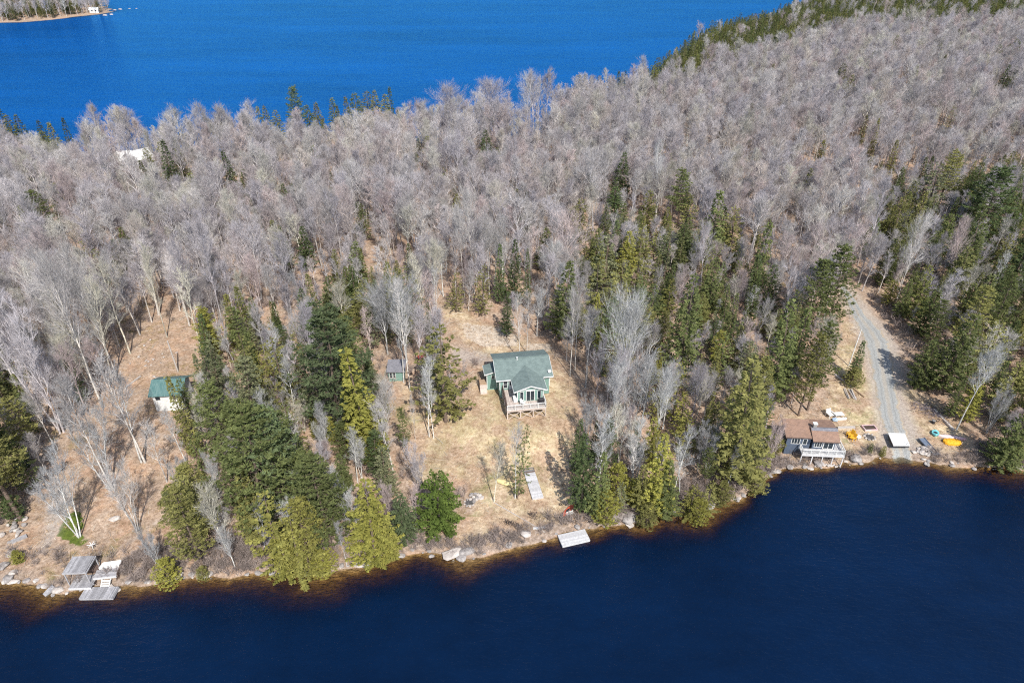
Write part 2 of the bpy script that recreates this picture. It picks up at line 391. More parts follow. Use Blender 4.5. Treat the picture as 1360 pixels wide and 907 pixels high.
def trimesh(name, V, T, mats, mi=None):
    V = np.asarray(V, np.float32).reshape(-1, 3); n = len(T)
    me = bpy.data.meshes.new(name); me.vertices.add(len(V)); me.vertices.foreach_set('co', V.ravel())
    T = np.asarray(T, np.int32); k = T.shape[1]
    me.loops.add(n*k); me.loops.foreach_set('vertex_index', T.ravel()); me.polygons.add(n)
    me.polygons.foreach_set('loop_start', np.arange(n, dtype=np.int32)*k); me.polygons.foreach_set('loop_total', np.full(n, k, np.int32))
    for m in (mats if isinstance(mats, (list, tuple)) else [mats]): me.materials.append(m)
    me.update(calc_edges=True); return me

# ------------------------------------------------------------------ ground and water sheets
def grid_mesh(name, Z, mat, keep=None):
    ny, nx = XX.shape
    V = np.stack([XX, YY, Z], -1).reshape(-1, 3)
    idx = np.arange(nx*ny).reshape(ny, nx)
    Q = np.stack([idx[:-1,:-1], idx[:-1,1:], idx[1:,1:], idx[1:,:-1]], -1).reshape(-1, 4)
    if keep is not None:
        Q = Q[keep.reshape(-1)]; used = np.unique(Q); rm = np.full(nx*ny, -1); rm[used] = np.arange(len(used)); Q = rm[Q]; V = V[used]
        return trimesh(name, V, Q, mat), used
    return trimesh(name, V, Q, mat), None
CLEAR = [(572,405),(600,400),(640,425),(735,458),(765,500),(776,560),(768,620),(770,680),(835,688),(745,710),(700,718),(640,735),(560,732),(556,700),(620,690),(618,640),(545,650),(520,560),(530,500),(600,540),(640,480),(590,440)]
LAWN = [(640,478),(735,470),(762,505),(770,560),(762,620),(766,680),(740,695),(690,690),(640,640),(600,610),(590,585),(622,540)]
LEFTC = [(150,520),(170,450),(225,415),(262,440),(262,490),(240,560),(232,640),(235,700),(205,745),(170,765),(90,775),(0,765),(-60,760),(-40,720),(20,700),(60,640),(85,590),(110,560)]
LOT = [(1100,480),(1112,430),(1108,385),(1125,372),(1150,395),(1190,450),(1200,505),(1248,530),(1285,570),(1305,610),(1250,614),(1195,606),(1130,614),(1035,622),(1030,545),(1085,545)]
LOTG = [(1105,500),(1150,500),(1215,520),(1240,560),(1225,600),(1130,610),(1110,570)]
RGAP = [(1335,500),(1400,480),(1420,560),(1345,550)]
CUT = [(572,400),(600,400),(640,430),(735,450),(735,468),(660,475),(610,460)]
TRAIL = [[(215,690),(190,705),(150,735),(135,745),(145,738),(200,698)],[(75,640),(100,640),(80,700),(60,735),(50,735),(62,690)]]
OPEN2 = [[(1015,300),(1040,300),(1085,385),(1060,390)],[(520,520),(556,520),(556,640),(535,690),(512,650)],[(890,470),(945,465),(950,520),(900,515)],[(690,170),(712,168),(745,250),(725,255)],[(300,300),(345,290),(350,330),(310,350)],[(480,330),(545,330),(560,380),(490,385)]]
def attr(me, name, arr):
    a = me.attributes.new(name, 'FLOAT_COLOR', 'POINT'); out = np.ones((len(me.vertices), 4), np.float32); out[:, :3] = arr
    a.data.foreach_set('color', out.ravel())
def soft(polys, w):
    r = np.zeros(XX.shape)
    for p in polys: r = np.maximum(r, sm(-w, w, sdist(XX, YY, worldpoly(p))))
    return r
def build_ground():
    me, _ = grid_mesh('ground', ZZ, M['ground'])
    lawn = np.maximum(np.maximum(soft([LAWN, LOTG], 3)*(.64+.4*lattice(XX, YY, 3.5, 27)), .38*soft([LEFTC], 3)), .7*soft([LOT, CLEAR], 2.5))*(.75+.25*lattice(XX, YY, 9, 21))
    moss = soft([[(75,712),(90,680),(108,682),(112,700),(88,718)],[(88,715),(112,708),(112,722),(92,722)],[(15,738),(32,736),(32,748),(18,750)]], .5)
    moss = np.maximum(moss, .45*(lattice(XX, YY, 7, 22) > .72))
    rock = soft([[(610,425),(650,432),(690,445),(690,462),(640,462),(615,450)],[(690,455),(735,455),(735,468),(700,470)]], 1.5)*.9
    dn = np.maximum(sdist(XX, YY, land), sdist(XX, YY, pen))
    wet = np.clip(sm(3.2, .3, dn)*(dn > -.3)*(lattice(XX, YY, 2.5, 23)*1.8), 0, .9)
    trail = soft(TRAIL, .8)
    trail = np.maximum(trail, .9*soft([[(1108,378),(1126,376),(1168,425),(1194,460),(1200,520),(1222,575),(1225,602),(1170,604),(1160,540),(1146,470),(1135,440)]], 1.2))
    trail = np.maximum(trail, .8*soft([[(600,462),(650,468),(655,478),(640,484),(600,478)]], 1))
    woods = sm(2000, 2800, np.sqrt(XX**2+(YY-400)**2))
    n = len(me.vertices)
    attr(me, 'cover', np.stack([lawn, moss, rock], -1).reshape(-1, 3)); attr(me, 'cover2', np.stack([trail, wet, woods], -1).reshape(-1, 3))
    me.polygons.foreach_set('use_smooth', [True]*len(me.polygons))
    o = bpy.data.objects.new('ground', me); C.objects.link(o); tag(o, kind='structure')
    # water
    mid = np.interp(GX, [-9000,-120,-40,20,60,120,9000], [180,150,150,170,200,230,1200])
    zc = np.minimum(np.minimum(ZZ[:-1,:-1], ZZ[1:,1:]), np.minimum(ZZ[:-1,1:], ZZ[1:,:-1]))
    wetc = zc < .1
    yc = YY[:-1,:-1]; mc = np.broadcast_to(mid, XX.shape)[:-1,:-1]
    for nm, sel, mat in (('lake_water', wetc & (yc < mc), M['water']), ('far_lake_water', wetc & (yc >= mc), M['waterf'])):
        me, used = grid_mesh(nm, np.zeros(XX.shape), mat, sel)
        a = me.attributes.new('depth', 'FLOAT', 'POINT'); a.data.foreach_set('value', np.maximum(-ZZ.reshape(-1)[used], 0).astype(np.float32))
        o = bpy.data.objects.new(nm, me); C.objects.link(o); tag(o, kind='structure')
build_ground()

def strip(name, ctr, mat, lift=.06):
    """a draped lane: list of (px, py, half width px)"""
    mb = MB(); rows = []; rj = random.Random(8)
    pts = []
    for i in range(len(ctr)-1):
        for k in range(10):
            t = k/10; pts.append([ctr[i][j]*(1-t)+ctr[i+1][j]*t for j in range(3)])
    pts.append(ctr[-1])
    for x, y, w in pts:
        row = []
        for k in range(13):
            t = k/12*2-1; wj = w*(1+.09*math.sin(y*1.3+t)+.07*math.sin(y*.47+2*t)+rj.uniform(-.05,.05))
            p = G(x+wj*t, y); row.append((p.x, p.y, p.z+lift-(.1 if abs(t) == 1 else 0)))
        rows.append(row)
    for r in rows: mb.v += r
    for i in range(len(rows)-1):
        for k in range(12): a = i*13+k; mb.f.append((a, a+1, a+14, a+13)); mb.m.append(0)
    o = mb.obj(name, mat, smooth=True); tag(o, kind='structure')
    a = o.data.attributes.new('across', 'FLOAT', 'POINT'); a.data.foreach_set('value', [k/12*2-1 for _ in rows for k in range(13)]); return o
strip('gravel_road', [(1118,380,3.),(1129,396,6.5),(1141,420,10),(1155,438,15),(1165,455,17),(1170,480,16),(1177,520,15),(1184,560,15),(1190,572,15),(1196,598,14),(1200,614,14)], M['gravel'])

# ------------------------------------------------------------------ trees
class TB:
    """a soup of tubes and slim blades"""
    def __init__(s): s.v = []; s.f = []; s.m = []
    def tube(s, a, b, r0, r1, n=4):
        d = b-a
        if d.length < 1e-5: return
        x = d.cross(Vector((.31,.17,1))).normalized(); y = d.cross(x).normalized(); k = len(s.v)
        for p, r in ((a, r0), (b, r1)):
            for i in range(n): t = 2*PI*i/n; s.v.append(p+x*(r*math.cos(t))+y*(r*math.sin(t)))
        for i in range(n):
            j = (i+1) % n; s.f.append((k+i, k+j, k+n+j)); s.f.append((k+i, k+n+j, k+n+i)); s.m += [1, 1]
    def blade(s, a, b, w, rnd):
        d = b-a; x = d.cross(Vector((rnd.uniform(-1,1), rnd.uniform(-1,1), rnd.uniform(-1,1))))
        x = x.normalized()*w/2; k = len(s.v); s.v += [a-x, a+x, b]; s.f.append((k, k+1, k+2)); s.m.append(0)
    def mesh(s, name, mat):
        me = trimesh(name, [tuple(p) for p in s.v], s.f, mat)
        if isinstance(mat, list) and len(s.m) == len(s.f): me.polygons.foreach_set('material_index', s.m)
        return me
def rotv(d, ang, az):
    """direction at an angle from d"""
    x = d.cross(Vector((.2,.1,1)) if abs(d.z) < .95 else Vector((1,0,0))).normalized(); y = d.cross(x).normalized()
    return (d*math.cos(ang)+(x*math.cos(az)+y*math.sin(az))*math.sin(ang)).normalized()
def gen_bare(seed, Ht=16, base=.42, spread=1., nprim=14, stems=1, twig=.017, dens=1., r0=.17, lr=1.25, tw=.6, mk=None):
    rnd = random.Random(seed); T = TB(); K = TB()
    UPV = Vector((0,0,1))
    def twigs(p, d, l, n):
        for _ in range(n):
            if rnd.random() > tw: continue
            dd = rotv(d, rnd.uniform(.15,.8), rnd.uniform(0,6.28)); dd = (dd+UPV*.45).normalized()
            q = p+dd*l*rnd.uniform(.7,1.5); K.blade(p, q, twig*rnd.uniform(.8,1.3), rnd)
    def branch(p, d, l, r, lev):
        seg = 4 if lev == 0 else 3 if lev == 1 else 2
        for i in range(seg):
            d2 = (d+Vector((rnd.uniform(-.16,.16), rnd.uniform(-.16,.16), rnd.uniform(-.04,.2)))).normalized()
            q = p+d2*l/seg; ra = r*(1-i/seg*.75); rb = r*(1-(i+1)/seg*.75)
            if lev < 2: K.tube(p, q, ra, rb, 4 if lev == 0 else 3)
            elif rnd.random() < .5: K.tube(p, q, max(ra*.7, .016*lr), .009*lr, 3)
            else: K.blade(p, q+d2*.1, max(ra*1.6, twig*1.6), rnd)
            nb = {0: 2, 1: 2.4*dens, 2: 0}[lev]
            nb = int(nb)+(rnd.random() < nb-int(nb))
            if i > 0 or lev:
                for _ in range(nb):
                    branch(p.lerp(q, rnd.random()), rotv(d2, rnd.uniform(.35,.8), rnd.uniform(0,6.28)), l*rnd.uniform(.38,.6), rb*.6, lev+1)
            if lev == 2: twigs(q, d2, .9*l+.25, 1+(rnd.random() < .6*dens))
            elif lev == 1: twigs(q, d2, .5*l+.2, 2)
            p, d = q, d2
        twigs(p, d, .5*l+.3, 5)
    for st in range(stems):
        az0 = 6.28*st/stems+rnd.uniform(-.5,.5)
        lean = 0 if stems == 1 else rnd.uniform(.12,.32)
        d = rotv(UPV, lean, az0); p = Vector((0,0,-.3)) if stems == 1 else Vector((.25*math.cos(az0), .25*math.sin(az0), -.3))
        hh = Ht*(1 if stems == 1 else rnd.uniform(.75,1.)); n = 9; pts = [p]
        for i in range(n):
            d = (d+Vector((rnd.uniform(-.05,.05), rnd.uniform(-.05,.05), .02))).normalized(); pts.append(pts[-1]+d*(hh+.3)/n)
        rr = r0*(1 if stems == 1 else .7)
        rad = [rr*(1-.88*i/n)*(1.25 if i == 0 else 1) for i in range(n+1)]
        for i in range(n): T.tube(pts[i], pts[i+1], rad[i], rad[i+1], 6)
        npn = max(5, int(nprim/(stems**.6))); az = rnd.uniform(0,6)
        for k in range(npn):
            t = base+(1-base)*((k+.5)/npn)**.85*.97; x = t*n; i = min(int(x), n-1); q = pts[i].lerp(pts[i+1], x-i)
            az += 2.4+rnd.uniform(-.4,.4)
            u = (t-base)/(1-base)
            l = hh*.235*spread*(.55+1.1*u*(1-u)*1.6)*rnd.uniform(.7,1.2)*(1-.35*u)
            branch(q, rotv(UPV, rnd.uniform(.38,.75)*(1-.35*u), az), l*1.1, rad[i]*.5*lr, 0)
        twigs(pts[-1], UPV, .8, 10)
    return T.mesh('trunk', M['bark']), K.mesh('crown', [M['twig'], M['branch']])

def gen_spruce(seed, Ht=15, R=2.6, dens=1., base=.1, power=.75, blade=.5, droop=.25, gap=.42, ragged=.2, nd=1.):
    rnd = random.Random(seed); T = TB(); K = TB(); UPV = Vector((0,0,1))
    T.tube(Vector((0,0,-.3)), Vector((0,0,Ht*.5)), R*.06+.04, R*.04+.02, 6); T.tube(Vector((0,0,Ht*.5)), Vector((0,0,Ht*.97)), R*.04+.02, .02, 5)
    z = Ht*base; az = 0
    while z < Ht*.985:
        t = (z/Ht-base)/(1-base); rad = R*(1-t)**power*(min(1, .55+t*4))
        nb = max(4, int(7*dens*(.6+.4*(1-t))))
        for b in range(nb):
            az += 6.28/nb+rnd.uniform(-.25,.25)
            l = max(.25, rad*rnd.uniform(1-ragged*1.6, 1+ragged))
            zz = z+rnd.uniform(-.2,.2); n = max(2, int(l/.3*nd))
            dr = droop*(1-t*1.6)
            o = Vector((math.cos(az), math.sin(az), 0)); sd = Vector((-o.y, o.x, 0))
            prev = Vector((0,0,zz))
            for i in range(1, n+1):
                f = i/n; q = o*(l*f)+Vector((0,0,zz-dr*l*(f-.55*f*f*f)+(.1*l*(1-t))*f**3))
                if i <= n*.5 and rnd.random() < .5: prev = q; continue
                w = blade*(1-.45*f)*rnd.uniform(.7,1.2)*(.6+.4*(1-t))
                for sgn in (-1, 1):
                    tip = q+sd*sgn*w*1.15+o*w*.75+UPV*rnd.uniform(-.22,.16)
                    a = q-o*.12; k = len(K.v); nn = UPV*.05
                    K.v += [a+Vector((0,0,.03)), q+o*.22+sd*sgn*.04+UPV*rnd.uniform(-.05,.1), tip]; K.f.append((k, k+1, k+2))
                    if rnd.random() < .6:
                        k = len(K.v); K.v += [q, q+sd*sgn*w*.7-UPV*rnd.uniform(.1,.3), q+o*.35-UPV*rnd.uniform(0,.2)]; K.f.append((k, k+1, k+2))
                prev = q
            k = len(K.v); tip = prev+o*blade*.6+UPV*.05; K.v += [prev-sd*.12, prev+sd*.12, tip]; K.f.append((k, k+1, k+2))
        z += gap*rnd.uniform(.8,1.2)*(.7+.3*(1-t))
    for _ in range(6): K.blade(Vector((0,0,Ht*.95)), Vector((rnd.uniform(-.15,.15), rnd.uniform(-.15,.15), Ht*1.01)), .12, rnd)
    return T.mesh('trunk', M['pbark']), K.mesh('crown', M['needle'])

def gen_pine(seed, Ht=18, R=3.6, base=.25, puff=.5, whorl=1.0, top=.5, nd=1.):
    """white pine: tiers of long uneven limbs ending in tufts"""
    rnd = random.Random(seed); T = TB(); K = TB(); UPV = Vector((0,0,1))
    pts = [Vector((0,0,-.3))]
    for i in range(6): pts.append(Vector((rnd.uniform(-.15,.15)*i*.5, rnd.uniform(-.15,.15)*i*.5, Ht*(i+1)/6*.98)))
    for i in range(6): T.tube(pts[i], pts[i+1], .26*(1-i/6.3), .26*(1-(i+1)/6.3)+.01, 6)
    z = Ht*base; az = 0
    def tuft(p, s, n):
        for _ in range(n):
            d = Vector((rnd.gauss(0,1), rnd.gauss(0,1), abs(rnd.gauss(.35,.55)))).normalized()
            K.blade(p+d*s*.12+Vector((rnd.uniform(-.25,.25), rnd.uniform(-.25,.25), rnd.uniform(-.1,.1)))*s, p+d*s*rnd.uniform(.7,1.2), s*.42, rnd)
    while z < Ht*.97:
        t = (z/Ht-base)/(1-base); prof = (min(1,.6+t*1.6))*(1-t**2.2)*(1-.0*t)+.12
        nb = rnd.randint(4, 6)
        for b in range(nb):
            az += 6.28/nb+rnd.uniform(-.5,.5)
            l = R*prof*rnd.uniform(.5,1.15); o = Vector((math.cos(az), math.sin(az), 0)); sd = Vector((-o.y, o.x, 0))
            rise = rnd.uniform(-.02,.25)+.3*t; p0 = Vector((0,0,z+rnd.uniform(-.2,.2))); prev = p0; n = max(3, int(l/.42*nd))
            for i in range(1, n+1):
                f = i/n; q = p0+o*(l*f)+UPV*(l*rise*f*f)+sd*rnd.uniform(-.1,.1)
                if i % 2 == 0 or i == n: T.tube(prev, q, .06*(1-f*.8), .05*(1-f*.8), 3); prev = q
                if f > .3:
                    for sgn in (-1, 1):
                        w = (.25+.55*(1-abs(f-.7)))*rnd.uniform(.3,1.1)*min(1, l*.5)
                        tuft(q+sd*sgn*w+UPV*rnd.uniform(0,.15), puff*rnd.uniform(.7,1.1), int(7*nd))
            tuft(p0+o*l+UPV*l*rise, puff, int(10*nd))
        z += whorl*rnd.uniform(.7,1.25)*(1-.35*t)
    tuft(Vector((pts[-1].x, pts[-1].y, Ht*.97)), puff, 16)
    return T.mesh('trunk', M['pbark']), K.mesh('crown', M['needle'])

PROTO = {}
PROTO['bare'] = [(gen_bare(s, 16, b, sp, n, dens=dn), 16) for s, b, sp, n, dn in ((1,.34,1.,17,1.1),(2,.42,.85,16,1.2),(3,.28,1.15,18,1.1),(4,.48,.9,15,1.3),(5,.36,1.25,17,1.),(6,.3,.8,18,1.1))]
PROTO['far'] = [(gen_bare(s, 16, b, sp, n, dens=dn, lr=1.7, tw=.42, twig=.024, r0=.2), 16) for s, b, sp, n, dn in ((101,.36,.95,15,.9),(102,.45,.75,13,1.),(103,.3,1.1,16,.9),(104,.5,.8,12,1.1),(105,.4,1.2,14,.8),(106,.34,.65,14,1.))]
PROTO['big'] = [(gen_bare(s, 16, .25, 1.75, 20, dens=1.2, twig=.02, r0=.2), 16) for s in (21, 22)]
PROTO['thin'] = [(gen_bare(s, 14, .32, .8, 12, dens=.55, r0=.12, twig=.02), 14) for s in (31, 32, 33)]
PROTO['clump'] = [(gen_bare(s, 13, .25, .95, 26, stems=st, dens=.6, r0=.17, twig=.02), 13) for s, st in ((41, 4), (42, 5), (43, 3))]
PROTO['spruce'] = [(gen_spruce(s, 15, R, p_), 15) if 0 else (gen_spruce(s, 15, R, power=p_, ragged=rg), 15) for s, R, p_, rg in ((51,2.7,.75,.2),(52,2.2,.7,.25),(53,3.1,.62,.22),(54,1.8,.8,.2))]
PROTO['pine'] = [(gen_pine(s, 18, R, base=b, whorl=w), 18) for s, R, b, w in ((61,3.6,.22,1.),(62,3.0,.3,1.1),(63,4.2,.15,.95))]
PROTO['hemlock'] = [(gen_spruce(s, 14, 2.3, power=.55, ragged=.4, gap=.7, blade=.48, droop=.1, dens=.8), 14) for s in (71, 72)]
PROTO['round'] = [(gen_spruce(s, 9, 3.1, power=.42, base=.03, droop=.05, gap=.42, ragged=.12, blade=.55, dens=1.15), 9) for s in (81, 82)]
PROTO['low'] = [(gen_pine(s, 5, 2.0, base=.04, puff=.27, whorl=.42, nd=1.5), 5) for s in (91, 92)]
# low-growing things
def gen_shrub(seed, h=1.6, n=16):
    rnd = random.Random(seed); K = TB()
    for _ in range(n):
        az = rnd.uniform(0,6.28); d = rotv(Vector((0,0,1)), rnd.uniform(.1,.9), az); p = Vector((rnd.uniform(-.25,.25), rnd.uniform(-.25,.25), -.05)); l = h*rnd.uniform(.6,1)
        q = p+d*l*.5; K.blade(p, q+d*.3, .05, rnd); r = q+(d+Vector((0,0,.4))).normalized()*l*.5; K.blade(q, r, .04, rnd)
        for _ in range(7):
            s_ = p.lerp(r, rnd.uniform(.3,1)); dd = rotv(d, rnd.uniform(.3,1.), rnd.uniform(0,6.28)); K.blade(s_, s_+dd*h*rnd.uniform(.2,.45), .035, rnd)
    return K.mesh('scrub', M['scrub'])
def gen_tuft(seed):
    rnd = random.Random(seed); K = TB()
    for _ in range(14):
        p = Vector((rnd.uniform(-.3,.3), rnd.uniform(-.3,.3), -.02)); K.blade(p, p+Vector((rnd.uniform(-.22,.22), rnd.uniform(-.22,.22), rnd.uniform(.1,.28))), .06, rnd)
    return K.mesh('tuft', M['straw'])

COLW = {'pale grey': ((.60,.57,.56),(.66,.63,.645)), 'lilac grey': ((.48,.44,.47),(.57,.535,.59)), 'pinkish': ((.46,.39,.38),(.60,.50,.515)),
        'cream grey': ((.60,.57,.50),(.67,.64,.57)), 'mid grey': ((.46,.43,.42),(.56,.52,.54)), 'silver': ((.62,.62,.63),(.60,.60,.63)),
        'dark green': ((.2,.15,.12),(0.103,0.136,0.062)), 'mid green': ((.2,.15,.12),(0.164,0.190,0.079)), 'olive': ((.2,.15,.12),(0.246,0.240,0.093)),
        'yellow-green': ((.2,.15,.12),(0.304,0.296,0.081)), 'blue-green': ((.2,.15,.12),(.15,.19,.10)), 'grey-green': ((.2,.15,.12),(.20,.21,.125)), 'golden olive': ((.2,.15,.12),(.26,.25,.08)), 'bright green': ((.2,.15,.12),(.15,.21,.055))}
NAMES = {'bare': ('bare_tree','bare tree'), 'far': ('bare_tree','bare tree'), 'big': ('bare_tree','broad bare tree'), 'thin': ('bare_tree','thin bare tree'), 'clump': ('bare_tree','many-stemmed bare tree'),
         'spruce': ('spruce_tree','spruce'), 'pine': ('pine_tree','pine'), 'hemlock': ('hemlock_tree','loose hemlock'), 'round': ('fir_tree','bushy fir'), 'low': ('evergreen_shrub','low evergreen bush')}
LM = [((692,500),'green-roofed cottage'),((1085,580),'brown-roofed cottage'),((218,522),'white cabin'),((1168,470),'gravel road'),((125,765),'grey waterside docks'),
      ((708,642),'long lawn walkway'),((762,713),'floating dock'),((530,497),'small teal shed'),((1262,584),'orange tarp'),((605,737),'three shore boulders'),
      ((235,470),'bare log pole'),((440,130),'far lake shore'),((900,60),'far lake shore corner'),((20,160),'far lake shore end'),((170,198),'hidden white house'),((1195,585),'white float'),((75,20),'far wooded point')]
def where(px, py):
    best = min(LM, key=lambda l: (l[0][0]-px)**2+1.6*(l[0][1]-py)**2); dx = px-best[0][0]; dy = (py-best[0][1])*1.25
    r = math.hypot(dx, dy); a = math.degrees(math.atan2(-dy, dx)) % 360
    side = ['right of','behind right of','behind','behind left of','left of','in front left of','in front of','in front right of'][int((a+22.5)//45) % 8]
    far_ = 'just ' if r < 55 else '' if r < 120 else 'well ' if r < 220 else 'far '
    return f"{far_}{side} the {best[1]}", best[1]
TREES = []
def plant(kind, x, y, h, col, extra=None, rot=None, tilt=None, wide=1., z=None):
    vs = PROTO[kind]; (tm, cm), h0 = vs[random.randrange(len(vs))] if extra is None or 'v' not in extra else vs[extra['v'] % len(vs)]
    nm, word = NAMES[kind]
    e = empty(nm, (x, y, hz(x, y) if z is None else z), random.uniform(0, 6.28) if rot is None else rot)
    e.rotation_euler = (random.gauss(0,.03) if tilt is None else tilt[0], random.gauss(0,.03) if tilt is None else tilt[1], e.rotation_euler[2])
    s = h/h0; w = s*wide*random.uniform(.93,1.07); e.scale = (w, w, s)
    bc, fc = COLW[col]; j = random.uniform(.92,1.08)
    for n_, me, c_ in (('trunk', tm, bc), ('crown', cm, fc)):
        o = bpy.data.objects.new(n_, me); C.objects.link(o); o.parent = e; o.color = (c_[0]*j, c_[1]*j, c_[2]*j, 1)
    px, py = PX(x, y, hz(x, y))
    w_, lm = where(px, py)
    size = 'small' if h < 9 else 'medium' if h < 13.5 else 'tall' if h < 18.5 else 'very tall'
    if kind == 'low': size = 'waist-high' if h < 2.5 else 'head-high'
    e['category'] = 'tree' if kind != 'low' else 'bush'
    TREES.append((e, f"{size} {col} {word} {w_}", word, lm, kind, size, col))
    return e
OCC = {}
def occupied(x, y, r):
    i, j = int(x//6), int(y//6)
    for a in (-1,0,1):
        for b in (-1,0,1):
            for (u, v, q) in OCC.get((i+a, j+b), ()):
                if (u-x)**2+(v-y)**2 < (max(q, r))**2: return True
    return False
def occupy(x, y, r): OCC.setdefault((int(x//6), int(y//6)), []).append((x, y, r))
def mt(kind, bx, by, ty, col, wide=1., v=None, r=3., tilt=None, rot=None):
    """a tree standing where the photo shows it: base at (bx, by), top at height ty"""
    p = G(bx, by); h = 1.
    while PX(p.x, p.y, p.z+h)[1] > ty and h < 34: h += .2
    occupy(p.x, p.y, r*.85)
    if kind not in ('bare','thin','clump','big','far','low'):
        hw = (by-ty)*.16*wide+6; BOX.append((bx-hw, bx+hw, ty-4, ty+.75*(by-ty), by))
    return plant(kind, p.x, p.y, h, col, {'v': v} if v is not None else None, wide=wide, tilt=tilt, rot=rot)

